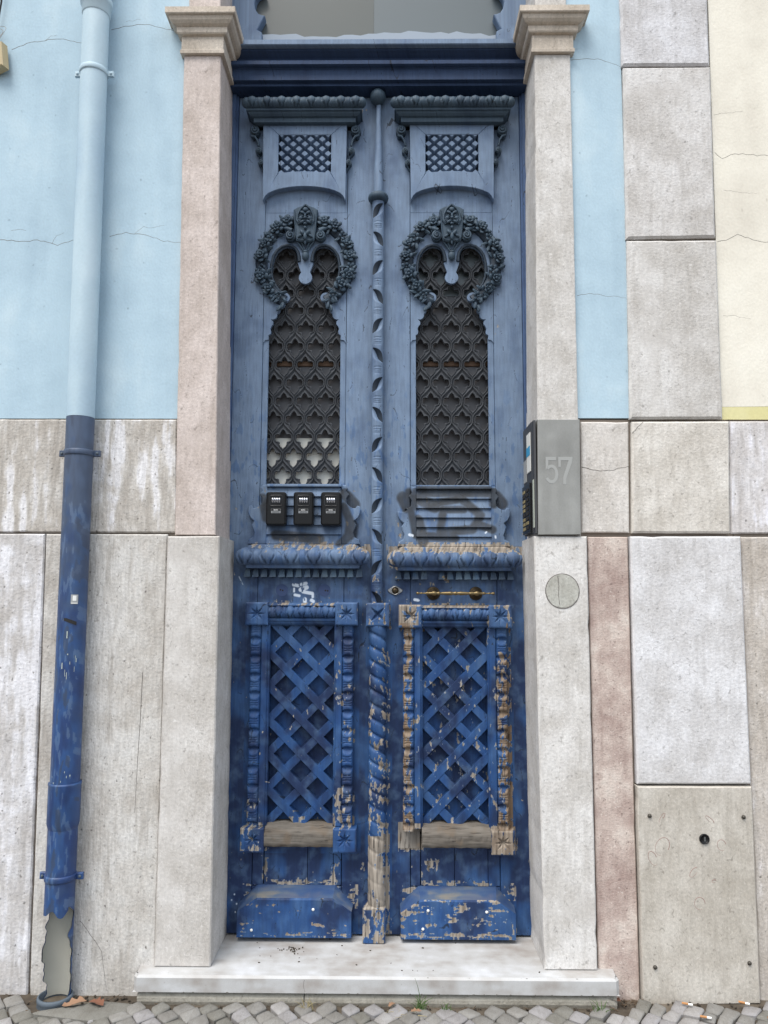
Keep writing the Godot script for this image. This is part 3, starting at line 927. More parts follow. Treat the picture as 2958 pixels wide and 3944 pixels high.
	crack(t, [Vector2(0.667, 1.607), Vector2(0.70, 1.600), Vector2(0.725, 1.594), Vector2(0.77, 1.600), Vector2(0.82, 1.612)], 0.062, 0.0014)
	crack(t, [Vector2(0.83, 1.72), Vector2(0.85, 1.738), Vector2(0.868, 1.757)], 0.072, 0.0012)
	crack(t, [Vector2(-0.735, 0.95), Vector2(-0.737, 0.8), Vector2(-0.741, 0.68), Vector2(-0.744, 0.52)], 0.067, 0.0012)
	crack(t, [Vector2(-0.90, 0.20), Vector2(-0.85, 0.14), Vector2(-0.83, 0.11), Vector2(-0.81, 0.0)], 0.067, 0.0009)

func build_neighbour() -> void:
	var t := thing("neighbour_wall", "cream rendered neighbouring wall with yellow painted strip above its stone plinth", "wall", Vector3(1.7, 0, -0.2))
	var st := mb()
	box(st, 1.13, 2.8, -0.3, 5.2, -0.5, -0.02)
	obj("wall_core", st, mat.core, t)
	st = mb()
	box(st, 1.152, 2.8, -0.1, 1.766, -0.019, 0.050)
	obj("mortar_bed", st, mat.bed, t)
	st = mb()
	prism(st, pv([1.13, 1.81, 2.8, 1.83, 2.8, 5.2, 1.146, 5.2, 1.146, 3.2]), -0.02, 0.054)
	obj("cream_render", st, mat.cream_wall, t)
	st = mb()
	prism(st, pv([1.128, 1.768, 2.8, 1.768, 2.8, 1.8295, 1.6, 1.818, 1.4, 1.829, 1.24, 1.812, 1.2, 1.820, 1.13, 1.8095]), -0.02, 0.0535)
	obj("yellow_strip", st, mat.yellow_wall, t)
	slab("stone_slab", t, [1.153, 1.761, 2.8, 1.762, 2.8, 1.395, 1.14, 1.394], 0.060, stone("limed", Vector3(0.2, 0.45, 0), Color(1.04, 1.04, 1.06)))
	slab("stone_slab", t, [1.169, 1.383, 2.8, 1.383, 2.8, -0.06, 1.164, -0.06], 0.060, stone("limed", Vector3(0.65, 0.05, 0), Color(0.97, 0.95, 0.93), 1.3))
	crack(t, [Vector2(1.148, 2.83), Vector2(1.2, 2.835), Vector2(1.25, 2.842)], 0.054, 0.0006)
	crack(t, [Vector2(1.146, 2.69), Vector2(1.17, 2.672), Vector2(1.2, 2.684), Vector2(1.24, 2.688), Vector2(1.3, 2.68), Vector2(1.5, 2.69)], 0.054, 0.0009)
	crack(t, [Vector2(1.14, 2.375), Vector2(1.17, 2.382), Vector2(1.21, 2.402), Vector2(1.26, 2.382), Vector2(1.3, 2.375), Vector2(1.5, 2.38)], 0.054, 0.0010)
	crack(t, [Vector2(1.17, 2.56), Vector2(1.22, 2.55), Vector2(1.28, 2.545)], 0.054, 0.0005)
	crack(t, [Vector2(1.148, 2.12), Vector2(1.19, 2.118), Vector2(1.24, 2.108)], 0.054, 0.0005)

func build_doorstep() -> void:
	var t := thing("doorstep", "worn white marble doorstep on a grey stone base below the blue door", "doorstep", Vector3(0, 0, 0))
	var st := mb()
	# tread: plan polygon with clipped corners, lying flat; chamfered front arris
	var a := [Vector2(-0.711, 0.05), Vector2(-0.711, 0.118), Vector2(-0.700, 0.132), Vector2(0.714, 0.132), Vector2(0.724, 0.122), Vector2(0.724, 0.05)]
	var yt := 0.0725
	var yb := 0.027
	quad(st, Vector3(-0.711, yt, 0.05), Vector3(-0.705, yt, 0.112), Vector3(0.718, yt, 0.114), Vector3(0.724, yt, 0.05))
	for i in a.size() - 1:
		var p: Vector2 = a[i]
		var q: Vector2 = a[i + 1]
		var pi := Vector2(p.x * 0.994, p.y - 0.006)
		var qi := Vector2(q.x * 0.994, q.y - 0.006)
		quad(st, Vector3(p.x, yb, p.y), Vector3(q.x, yb, q.y), Vector3(q.x, yt - 0.006, q.y), Vector3(p.x, yt - 0.006, p.y))
		quad(st, Vector3(p.x, yt - 0.006, p.y), Vector3(q.x, yt - 0.006, q.y), Vector3(qi.x, yt + 0.0005, qi.y), Vector3(pi.x, yt + 0.0005, pi.y))
	quad(st, Vector3(-0.70, yt + 0.0005, 0.126), Vector3(0.714, yt + 0.0005, 0.126), Vector3(0.714, yt + 0.0005, 0.05), Vector3(-0.70, yt + 0.0005, 0.05))
	quad(st, Vector3(-0.52, yt + 0.0005, 0.05), Vector3(0.53, yt + 0.0005, 0.05), Vector3(0.53, yt - 0.002, -0.24), Vector3(-0.52, yt - 0.002, -0.24))
	quad(st, Vector3(-0.711, yb, 0.132), Vector3(-0.711, yb, 0.05), Vector3(0.724, yb, 0.05), Vector3(0.724, yb, 0.132))
	obj("marble_tread", st, mat.marble, t)
	st = mb()
	for i in 26:
		var x := rng.randf_range(-0.68, 0.70)
		blob(st, Vector3(x, yb + (0.0005 if i % 4 else 0.043), 0.1312 if i % 4 else 0.127), Basis(), Vector3(rng.randf_range(0.002, 0.006), rng.randf_range(0.001, 0.0022), 0.0016), 6, 4)
	var chips := obj("edge_chips", st, mat.chip, t)
	chips.set_meta("kind", "stuff")
	crack(t, [Vector2(-0.203, 0.066), Vector2(-0.206, 0.05), Vector2(-0.201, 0.03)], 0.132, 0.0008)
	# base: two rounded lengths butted at a joint
	for q in [[-0.700, -0.206], [-0.203, 0.718]]:
		st = mb()
		var prof := PackedVector2Array([Vector2(-0.1, -0.06), Vector2(0.100, -0.06), Vector2(0.116, -0.02), Vector2(0.122, -0.004), Vector2(0.122, 0.006), Vector2(0.117, 0.014), Vector2(0.108, 0.019), Vector2(0.112, 0.0265), Vector2(-0.1, 0.0265)])
		run(st, q[0], q[1], prof)
		obj("base_stone", st, stone("lioz", Vector3(0.3, 0.2, 0.5), Color(0.86, 0.84, 0.79), 1.5), t)

# ------------------------------------------------------------------ the door

func build_door_frame() -> void:
	var t := thing("door_frame", "dark blue wooden door frame with moulded transom and grey fanlight above the doors", "door frame", Vector3(0, 0.07, -0.16))
	for s in [-1, 1]:
		var st := mb()
		box(st, minf(s * 0.519, s * 0.62), maxf(s * 0.519, s * 0.62), 0.0715, 3.035, -0.24, -0.135, 0.004)
		box(st, minf(s * 0.526, s * 0.62), maxf(s * 0.526, s * 0.62), 0.0715, 3.035, -0.15, -0.124, 0.003)
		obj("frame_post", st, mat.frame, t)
	var st := mb()
	# moulded transom: profile of (z, y) run between the jambs
	run(st, -0.56, 0.56, PackedVector2Array([Vector2(-0.24, 3.036), Vector2(-0.085, 3.036), Vector2(-0.085, 3.046), Vector2(-0.068, 3.048), Vector2(-0.066, 3.086), Vector2(-0.061, 3.088), Vector2(-0.061, 3.090), Vector2(-0.240, 3.090)]))
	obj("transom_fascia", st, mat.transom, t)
	st = mb()
	run(st, -0.56, 0.56, PackedVector2Array([Vector2(-0.24, 3.0905), Vector2(-0.052, 3.0905), Vector2(-0.044, 3.0925), Vector2(-0.043, 3.105), Vector2(-0.046, 3.108), Vector2(-0.078, 3.110), Vector2(-0.076, 3.118), Vector2(-0.066, 3.130), Vector2(-0.052, 3.139), Vector2(-0.042, 3.1435), Vector2(-0.042, 3.150), Vector2(-0.24, 3.150)]))
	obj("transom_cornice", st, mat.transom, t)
	st = mb()
	run(st, -0.56, 0.56, PackedVector2Array([Vector2(-0.24, 3.1505), Vector2(-0.024, 3.1505), Vector2(-0.021, 3.153), Vector2(-0.021, 3.170), Vector2(-0.027, 3.174), Vector2(-0.10, 3.178), Vector2(-0.24, 3.178)]))
	obj("transom_sill", st, mat.paint, t)
	# fanlight: cusped blue surround, grey pane in two tones, chipped putty along the sill
	for s in [-1, 1]:
		st = mb()
		var p := PackedVector2Array([Vector2(s * 0.60, 3.176), Vector2(s * 0.60, 4.25), Vector2(s * 0.47, 4.25)])
		var y := 4.166
		while y > 3.36:
			for k in 7:
				var a := PI * k / 6.0
				p.append(Vector2(s * (0.437 + sin(a) * 0.028), y - 0.052 + cos(a) * 0.046))
			y -= 0.104
			p.append(Vector2(s * 0.425, y + 0.004))
		p.append(Vector2(s * 0.452, 3.28))
		p.append(Vector2(s * 0.435, 3.27))
		p.append(Vector2(s * 0.435, 3.176))
		prism(st, p, -0.15, -0.112, 0.003)
		obj("fanlight_surround", st, mat.paint, t)
	st = mb()
	var e := PackedVector2Array([Vector2(-0.47, 3.17), Vector2(0.47, 3.17)])
	var x := 0.47
	while x > -0.47:
		e.append(Vector2(x, 3.278 + rng.randf_range(-0.005, 0.009) + 0.007 * sin(x * 9.0)))
		x -= 0.03
	prism(st, e, -0.152, -0.136, 0.001)
	obj("putty_strip", st, mat.putty, t)
	st = mb()
	box(st, -0.02, 0.50, 3.17, 4.25, -0.156, -0.1535)
	obj("pane", st, mat.pane_light, t)
	st = mb()
	box(st, -0.50, -0.0205, 3.17, 4.25, -0.156, -0.153)
	obj("pane", st, mat.glass, t)
	st = mb()
	box(st, -0.6, 0.6, 3.17, 4.3, -0.25, -0.17)
	obj("fanlight_back", st, mat.dark, t)
	st = mb()
	box(st, -0.6, 0.6, 0.0, 4.3, -0.34, -0.27)
	obj("hall_screen", st, mat.dark, t)

func egg_torus(st: SurfaceTool, x0: float, x1: float, yc: float, zc: float, r: float, pitch: float, first: float, hw: float) -> void:
	var n := int((x1 - x0) / 0.0026)
	surf(st, n, 18, func(u: float, v: float) -> Vector3:
		var x := lerpf(x0, x1, u)
		var a := lerpf(-2.0, 2.1, v)
		var d := fposmod(x - first + pitch * 0.5, pitch) - pitch * 0.5
		var q := clampf((a + 0.75) / 1.9, 0.0, 1.0)           # 0 at the lower tip of the leaf, 1 at its top
		var half := hw * pow(sin(PI * clampf(q * 0.72 + 0.06, 0.0, 1.0)), 0.8)
		var k := 0.0
		if absf(d) < half:
			k = 0.20 * (1.0 - absf(d) / half) + 0.03
		else:
			k = -0.36 * clampf(1.0 - (absf(d) - half) / (pitch * 0.09), 0.0, 1.0)
			var g := absf(absf(d) - pitch * 0.36)
			k -= 0.16 * clampf(1.0 - g / (pitch * 0.035), 0.0, 1.0)
		if a < -1.2 or a > 1.5:
			k = 0.0
		var ends := minf(x - x0, x1 - x)
		var rr := r * (1.0 + k)
		if ends < r:
			rr *= sqrt(maxf(0.0, 1.0 - pow((r - ends) / r, 2.0)))
		return Vector3(x, yc + sin(a) * rr, zc + cos(a) * rr))

func star_block(called: String, cx: float, cy: float, half: float, zf: float, arms: int, m: Material, parent: Node3D) -> void:
	var st := mb()
	var zb := DZ - 0.005
	var n := 34
	surf(st, n, n, func(u: float, v: float) -> Vector3:
		var p := Vector2(u * 2.0 - 1.0, v * 2.0 - 1.0) * half
		var d := 0.0
		for k in arms:
			var a := TAU * k / arms + (PI / 4 if arms == 4 else 0.0)
			var e := Vector2(cos(a), sin(a))
			var along := p.dot(e)
			var L := half * (0.92 if arms == 4 else 0.72)
			if along > -0.001 and along < L:
				var w := half * (0.22 if arms == 4 else 0.20) * (1.0 - along / L) + 0.0002
				d = maxf(d, (w - absf(p.dot(e.orthogonal()))) * 2.0)
		var edge := maxf(absf(p.x), absf(p.y))
		var round_off := maxf(0.0, edge - half + 0.004) * 0.7
		return Vector3(cx + p.x, cy + p.y, zf - maxf(d, 0.0) - round_off), 1)
	quad(st, Vector3(cx - half, cy - half, zb), Vector3(cx - half, cy - half, zf - 0.003), Vector3(cx - half, cy + half, zf - 0.003), Vector3(cx - half, cy + half, zb))
	quad(st, Vector3(cx + half, cy - half, zf - 0.003), Vector3(cx + half, cy - half, zb), Vector3(cx + half, cy + half, zb), Vector3(cx + half, cy + half, zf - 0.003))
	quad(st, Vector3(cx - half, cy + half, zf - 0.003), Vector3(cx + half, cy + half, zf - 0.003), Vector3(cx + half, cy + half, zb), Vector3(cx - half, cy + half, zb))
	quad(st, Vector3(cx - half, cy - half, zb), Vector3(cx + half, cy - half, zb), Vector3(cx + half, cy - half, zf - 0.003), Vector3(cx - half, cy - half, zf - 0.003))
	obj(called, st, m, parent)

# upright strip with half-moon notches and little arcs between them
func carved_strip(x0: float, x1: float, y0: float, y1: float, m: Material, parent: Node3D) -> void:
	var st := mb()
	var cx := (x0 + x1) / 2
	var hw := (x1 - x0) / 2
	surf(st, 12, int((y1 - y0) / 0.0024), func(u: float, v: float) -> Vector3:
		var s := u * 2.0 - 1.0
		var y := lerpf(y0, y1, v)
		var d := fposmod(y - 1.044 + 0.0304, 0.0608) - 0.0304
		var dep := 0.0
		var w := 0.016 * sqrt(maxf(0.0, 1.0 - s * s))
		if d < 0.003 and d > -w:                     # flat lower cut facing up
			dep = 0.013 * (1.0 - (0.003 - d) / (w + 0.003))
		elif d >= 0.003 and d < 0.003 + w * 0.6:
			dep = 0.013 * (1.0 - (d - 0.003) / (w * 0.6 + 0.0001))
		for g in [0.0304, 0.0225, 0.0383]:
			var bend: float = (g - 0.0304) * 0.6 * (s * s - 0.3)
			var dd := absf(absf(d if d > 0 else d + 0.0608) - g - bend)
			if absf(s) < 0.75:
				dep = maxf(dep, 0.0045 * clampf(1.0 - dd / 0.0024, 0.0, 1.0))
		return Vector3(cx + s * hw, y, -0.119 + 0.013 * pow(maxf(0.0, 1.0 - pow(absf(s), 5.0)), 0.6) - dep), 1)
	box(st, x0, x1, y0, y1, DZ, -0.123)
	obj("carved_strip", st, m, parent)

func flower(st: SurfaceTool, c: Vector3, r: float, n: int, spin: float, tilt: Vector2) -> void:
	var b := Basis(Vector3(1, 0, 0), tilt.y) * Basis(Vector3(0, 1, 0), tilt.x) * Basis(Vector3(0, 0, 1), spin)
	for ring in ([0, 1] if r > 0.023 else [0]):
		for k in n:
			var a: float = TAU * (k + 0.5 * ring) / n
			var rr: float = r * (0.60 if ring == 0 else 0.30)
			var pb := b * Basis(Vector3(0, 0, 1), a) * Basis(Vector3(0, 1, 0), -0.45 if ring == 0 else -0.8)
			blob(st, c + b * Vector3(cos(a) * rr, sin(a) * rr, (0.10 if ring == 0 else 0.35) * r), pb, Vector3(r * 0.40, r * (0.40 if n < 6 else 0.30), r * 0.15) * (1.0 if ring == 0 else 0.7), 7, 4)
	blob(st, c + b * Vector3(0, 0, r * 0.42), b, Vector3(r * 0.2, r * 0.2, r * 0.2), 6, 4)

func leaf_blade(st: SurfaceTool, c: Vector3, dir: float, l: float, w: float) -> void:
	var b := Basis(Vector3(0, 0, 1), dir)
	blob(st, c, b * Basis(Vector3(1, 0, 0), 0.5) * Basis(Vector3(0, 1, 0), -0.25), Vector3(l, w, w * 0.45), 8, 5)
	blob(st, c + b * Vector3(0, 0, w * 0.2), b * Basis(Vector3(0, 1, 0), -0.25), Vector3(l * 0.9, w * 0.16, w * 0.5), 6, 4)

func opening_half() -> PackedVector2Array:
	# right half of the pierced opening, from the tip of the pendant down to the sill (x from the leaf's middle, y)
	var z := [[767, 1064], [740, 1058], [712, 1040], [696, 1012], [696, 985], [706, 962], [720, 942], [704, 900], [684, 842], [700, 828], [695, 780], [682, 735], [655, 695], [615, 672], [565, 665], [515, 680], [468, 718], [432, 775], [412, 850], [407, 920], [418, 1000], [442, 1065], [478, 1120], [522, 1160], [548, 1157], [578, 1166], [598, 1186], [604, 1212], [594, 1238], [572, 1254], [550, 1258], [553, 1280], [540, 1302], [515, 1318], [497, 1322], [500, 1345], [492, 1368], [470, 1380], [470, 1405], [455, 1430], [430, 1442], [402, 1440], [428, 1462], [430, 1490], [412, 1510], [399, 1540], [408, 1565], [404, 1592], [380, 1608]]
	var r := PackedVector2Array()
	for q in z:
		r.append(Vector2((767 - q[0]) * 0.000337, 2.397 - (q[1] - 830) * 0.0003535))
	r.append(Vector2(0.129, 1.5785))
	return r

func ogee(t: float) -> float:
	var u := clampf(1.0 - absf(t), 0.0, 1.0)
	return u * u * u * (u * (u * 6.0 - 15.0) + 10.0)

func grille_cell() -> Mesh:
	# one ogee cell of cast iron with its four-lobed hole; hw, hh are the half width and half height
	var hw := 0.0376
	var hh := 0.0672
	var half := [[0, 88], [20, 69], [29, 46], [34, 33], [50, 38], [74, 37], [84, 20], [84, -12], [74, -34], [50, -36], [38, -40], [38, -62], [27, -88], [0, -110]]
	var pts := []
	for q in half:
		pts.append(Vector2(q[0] * hw / 110.0, q[1] * hh / 196.0))
	for i in range(half.size() - 2, 0, -1):
		pts.append(Vector2(-half[i][0] * hw / 110.0, half[i][1] * hh / 196.0))
	var inner := []
	for i in pts.size():
		var last := half.size() - 1
		var sub := 10 if i == 0 or i == last - 1 or i == last or i == pts.size() - 1 else 3
		for k in sub:
			inner.append((pts[i] as Vector2).lerp(pts[(i + 1) % pts.size()], float(k) / sub))
	var outer := []
	for q in inner:
		var d: Vector2 = q.normalized()
		var lo := 0.0
		var hi := 0.1
		for k in 24:
			var mid := (lo + hi) / 2
			var p := d * mid
			if absf(p.x) < hw * ogee(p.y / hh) and absf(p.y) < hh:
				lo = mid
			else:
				hi = mid
		outer.append(d * lo)
	var st := mb()
	var steps := [[1.0, 0.0078], [0.86, 0.0068], [0.76, 0.0028], [0.66, 0.0002], [0.45, 0.0006], [0.30, 0.0040], [0.12, 0.0045], [0.0, 0.002], [0.0, -0.009]]
	var n := inner.size()
	st.set_smooth_group(1)
	for k in steps.size() - 1:
		for i in n:
			var j := (i + 1) % n
			var q := []
			for s in [[i, k], [j, k], [j, k + 1], [i, k + 1]]:
				var gap: float = (outer[s[0]] - inner[s[0]]).length()
				var f: float = steps[s[1]][0]
				var p: Vector2 = inner[s[0]].lerp(outer[s[0]], f)
				if f > 0.7:      # the ribs keep their width
					p = outer[s[0]] - (outer[s[0]] - inner[s[0]]).normalized() * minf(gap * (1.0 - f), (1.0 - f) * 0.028)
				elif f > 0.05 and f < 0.35:
					p = inner[s[0]] + (outer[s[0]] - inner[s[0]]).normalized() * minf(gap * f, f * 0.020)
				q.append(Vector3(p.x, p.y, steps[s[1]][1]))
			quad(st, q[0], q[1], q[2], q[3])
	return just_mesh(st)

func volute(st: SurfaceTool, c: Vector2, r: float, s: float, z: float) -> void:
	var pts := []
	for i in 30:
		var a := 1.2 + i * 0.42
		var rr := r * (1.0 - i / 34.0)
		pts.append(Vector3(c.x + s * cos(a) * rr * 0.85, c.y + sin(a) * rr * 0.85, z + 0.004 + i * 0.0003))
	tube(st, pts, r * 0.24, r * 0.13, 6)
	blob(st, Vector3(c.x, c.y, z + 0.008), Basis(), Vector3(r * 0.22, r * 0.22, r * 0.25), 8, 4)
	prism(st, arc(c.x, c.y, r, 0, 340, 17), DZ, z + 0.001, 0.001)

func build_leaf(right: bool) -> void:
	var s := 1.0 if right else -1.0
	var t := thing("door_leaf", "right blue door leaf with brass pull handle and bare weathered wood edges" if right else "left blue door leaf with key safes on its louvre and the carved centre post", "door", Vector3(s * 0.26, 0.075, -0.16), "carved double door leaves")
	var cu := 0.266 if right else -0.2635        # middle of the pierced panel and wreath
	var cm := 0.267 if right else -0.2535        # middle of the louvre, rail and lattice
	var dy := -0.007 if right else 0.0
	var st := mb()
	# boards: stiles, panels, rails
	var xi0 := minf(s * 0.0035, s * 0.5185)
	var xi1 := maxf(s * 0.0035, s * 0.5185)
	st = mb()
	box(st, xi0, cu - 0.1505, 0.078, 3.034, -0.162, DZ, 0.0015)
	obj("stile", st, mat.paint, t)
	st = mb()
	box(st, cu + 0.1505, xi1, 0.078, 3.034, -0.162, DZ, 0.0015)
	obj("stile", st, mat.paint, t)
	st = mb()
	box(st, cu - 0.149, cu + 0.149, 2.5835, 3.034, -0.162, DZ - 0.0003, 0.001)
	obj("upper_board", st, mat.paint, t)
	# pierced panel, in two halves that meet at the middle; its straight sides carry a sunk strip
	var half := opening_half()
	st = mb()
	for e in [-1.0, 1.0]:
		var p := PackedVector2Array([Vector2(cu, 2.583)])
		for q in half:
			if q.y < 2.09 and q.x > 0.128 and q.y < 1.7:
				continue
			p.append(Vector2(cu + e * q.x, q.y))
		p.append(Vector2(cu + e * 0.129, 2.106))
		p.append(Vector2(cu + e * 0.142, 2.104))
		p.append(Vector2(cu + e * 0.1485, 2.094))
		p.append(Vector2(cu + e * 0.1492, 2.583))
		prism(st, p, -0.163, DZ - 0.0005)
	obj("pierced_panel", st, mat.paint, t)
	for e in [-1.0, 1.0]:
		st = mb()
		box(st, minf(cu + e * 0.129, cu + e * 0.1497), maxf(cu + e * 0.129, cu + e * 0.1497), 1.578, 2.106, -0.163, DZ - 0.0055, 0.0015)
		obj("sunk_strip", st, mat.paint, t)
	st = mb()
	box(st, cu - 0.149, cu + 0.149, 1.36, 1.5775, -0.163, DZ - 0.004)
	box(st, cu - 0.149, cu + 0.149, 1.085, 1.36, -0.163, DZ - 0.0003, 0.001)
	obj("lock_rail", st, mat.paint, t)
	# grille of cast iron and what stands behind it
	var gr := Node3D.new()
	gr.name = "iron_grille"
	gr.position = Vector3(cu, 1.6, -0.18) - t.position
	t.add_child(gr)
	var cell := grille_cell()
	for j in 15:
		for i in range(-2, 3):
			var y := 1.618 + j * 0.0672 - 0.0672
			var x := i * 0.0752 + (0.0376 if j % 2 == 0 else 0.0)
			if absf(x) > 0.155:
				continue
			var c := MeshInstance3D.new()
			c.mesh = cell
			c.material_override = mat.iron
			c.name = "grille_cell" if gr.get_child_count() == 0 else "grille_cell_%03d" % gr.get_child_count()
			c.position = Vector3(x, y + 0.0 - 1.6, 0.0)
			gr.add_child(c, true)
	st = mb()
	box(st, cu - 0.17, cu + 0.17, 1.52, 2.62, -0.222, -0.208)
	obj("pane", st, mat.pane_dark, t)
	st = mb()
	box(st, cu - 0.168, cu + 0.168, 2.024, 2.043, -0.2075, -0.200, 0.002)
	obj("glazing_bar", st, mat.brown, t)
	st = mb()
	if right:
		prism(st, pv([cu - 0.15, 2.27, cu - 0.05, 2.272, cu - 0.04, 2.29, cu + 0.05, 2.29, cu + 0.06, 2.275, cu + 0.15, 2.27, cu + 0.15, 2.46, cu - 0.15, 2.46]), -0.2075, -0.2055)
		obj("curtain", st, mat.pane_light, t)
	else:
		box(st, cu - 0.16, cu + 0.16, 1.53, 1.7565, -0.2075, -0.2005)
		obj("white_board", st, mat.board_white, t)
	# frieze: four mitred boards round a field of raised diamonds, arched below, scrolls at both sides, cornice on top
	var cf := cu - 0.006 if not right else cu + 0.002
	st = mb()
	box(st, cf - 0.11, cf + 0.11, 2.70, 2.885, DZ - 0.01, -0.1465)
	var fz := obj("frieze_panel", st, mat.carving, t)
	var boards := [
		[-0.154, 2.925, 0.154, 2.925, 0.096, 2.869, -0.096, 2.869],
		[-0.154, 2.9245, -0.0965, 2.869, -0.0965, 2.721, -0.150, 2.617],
		[0.154, 2.9245, 0.150, 2.617, 0.0965, 2.721, 0.0965, 2.869]]
	for q in boards:
		var p := pv(q)
		for i in p.size():
			p[i].x += cf
		st = mb()
		prism(st, p, DZ, -0.119, 0.0015)
		obj("frame_board", st, mat.paint, fz)
	var ap := PackedVector2Array([Vector2(cf - 0.0955, 2.7205)])
	for i in 9:
		var u := i / 8.0 * 2.0 - 1.0
		ap.append(Vector2(cf + u * 0.0955, 2.7205 + 0.008 * (1.0 - u * u)))
	for i in 17:
		var u := 1.0 - i / 8.0
		ap.append(Vector2(cf + u * 0.1495, 2.617 + 0.054 * sqrt(maxf(0.0, 1.0 - u * u * 0.97)) ))
	st = mb()
	prism(st, ap, DZ, -0.119, 0.0015)
	obj("frame_board", st, mat.paint, fz)
	for j in range(-4, 5):
		for i in range(-5, 6):
			if (i + j) % 2 != 0:
				continue
			var c := Vector2(i * 0.0213, 2.798 + j * 0.0186)
			if absf(c.x) > 0.1 or c.y > 2.874 or c.y < 2.722:
				continue
			st = mb()
			var o := [Vector2(0.0207, 0), Vector2(0, 0.0181), Vector2(-0.0207, 0), Vector2(0, -0.0181)]
			var cl := func(v: Vector2, z: float) -> Vector3:
				return Vector3(cf + clampf(v.x, -0.097, 0.097), clampf(v.y, 2.72, 2.872), z)
			for k in 4:
				var a: Vector2 = o[k]
				var b: Vector2 = o[(k + 1) % 4]
				quad(st, cl.call(c + a, -0.148), cl.call(c + b, -0.148), cl.call(c + b * 0.58, -0.121), cl.call(c + a * 0.58, -0.121))
			quad(st, cl.call(c + o[0] * 0.58, -0.121), cl.call(c + o[1] * 0.58, -0.121), cl.call(c + o[2] * 0.58, -0.121), cl.call(c + o[3] * 0.58, -0.121))
			obj("diamond_stud", st, mat.paint, fz)
	for e in [-1.0, 1.0]:
		st = mb()
		volute(st, Vector2(cf + e * 0.186, 2.889), 0.0185, e, -0.126)
		volute(st, Vector2(cf + e * 0.171, 2.812), 0.0115, e, -0.128)
		volute(st, Vector2(cf + e * 0.161, 2.766), 0.0105, e, -0.128)
		var b := pv([0.150, 2.905, 0.178, 2.905, 0.199, 2.876, 0.199, 2.868, 0.192, 2.862, 0.184, 2.866, 0.174, 2.852, 0.168, 2.835, 0.168, 2.822, 0.178, 2.806, 0.171, 2.796, 0.164, 2.786, 0.166, 2.76, 0.158, 2.742, 0.152, 2.735, 0.150, 2.735])
		for i in b.size():
			b[i].x = cf + e * b[i].x
		prism(st, b, DZ, -0.127, 0.002)
		tube(st, [Vector3(cf + e * 0.197, 2.868, -0.124), Vector3(cf + e * 0.184, 2.864, -0.122), Vector3(cf + e * 0.175, 2.85, -0.123), Vector3(cf + e * 0.170, 2.83, -0.124)], 0.005, 0.003, 6)
		obj("scroll_bracket", st, mat.carving, t)
	st = mb()
	stack(st, cf - 0.168, cf + 0.168, DZ, -0.119, PackedVector2Array([Vector2(2.905, 0.004), Vector2(2.907, 0.018), Vector2(2.923, 0.018), Vector2(2.925, 0.026), Vector2(2.931, 0.033), Vector2(2.937, 0.036), Vector2(2.938, 0.042), Vector2(2.946, 0.042), Vector2(2.947, 0.02), Vector2(2.985, 0.02), Vector2(2.988, 0.0)]))
	egg_torus(st, cf - 0.226, cf + 0.226, 2.966, -0.078, 0.0195, 0.0535, cf - 0.187, 0.014)
	obj("carved_cornice", st, mat.carving, t)
	build_wreath(t, cu, right)
	# louvre: lip, six weatherboards, shaped cheeks
	st = mb()
	box(st, cm - 0.131, cm + 0.131, 1.568 + dy, 1.578 + dy * 0.5, -0.15, -0.118, 0.002)
	obj("louvre_lip", st, mat.paint, t)
	for k in 6:
		var y := 1.567 + dy - k * 0.0332
		st = mb()
		run(st, cm - 0.1295 - rng.randf() * 0.001, cm + 0.1295, PackedVector2Array([Vector2(-0.152, y - 0.0318), Vector2(-0.1255, y - 0.0326), Vector2(-0.1235, y - 0.0312), Vector2(-0.1330, y), Vector2(-0.152, y)]))
		obj("louvre_slat", st, mat.paint, t)
	var br := [0.129, 1.577, 0.147, 1.575, 0.151, 1.564, 0.147, 1.554, 0.157, 1.543, 0.147, 1.528, 0.148, 1.512, 0.155, 1.503, 0.168, 1.495, 0.178, 1.494, 0.184, 1.504, 0.193, 1.501, 0.197, 1.490, 0.195, 1.475, 0.187, 1.460, 0.174, 1.449, 0.182, 1.436, 0.178, 1.423, 0.172, 1.408, 0.176, 1.393, 0.192, 1.384, 0.195, 1.368, 0.129, 1.368]
	for e in [-1.0, 1.0]:
		var p := pv(br)
		for i in p.size():
			p[i] = Vector2(cm + e * p[i].x, p[i].y + dy)
		if right and e < 0.0:      # the knob of this cheek has broken away
			for i in [8, 9, 10, 11]:
				p[i] = Vector2(cm - 0.160 - rng.randf() * 0.012, 1.494 - (i - 8) * 0.004)
		st = mb()
		prism(st, p, DZ, -0.127, 0.0025)
		obj("shaped_cheek", st, mat.paint, t)
	# middle rail with its carved roll and dentils
	st = mb()
	stack(st, cm - 0.170, cm + 0.170, DZ, -0.130, PackedVector2Array([Vector2(1.284 + dy, 0.018), Vector2(1.285 + dy, 0.024), Vector2(1.298 + dy, 0.026), Vector2(1.299 + dy, 0.01), Vector2(1.345 + dy, 0.012), Vector2(1.352 + dy, 0.022), Vector2(1.362 + dy, 0.020), Vector2(1.368 + dy, 0.006), Vector2(1.369 + dy, 0.0)]))
	egg_torus(st, cm - 0.2325, cm + 0.2325, 1.324 + dy, -0.105, 0.0275, 0.0785, cm - 0.196, 0.022)
	var rail := obj("carved_rail", st, mat.paint, t)
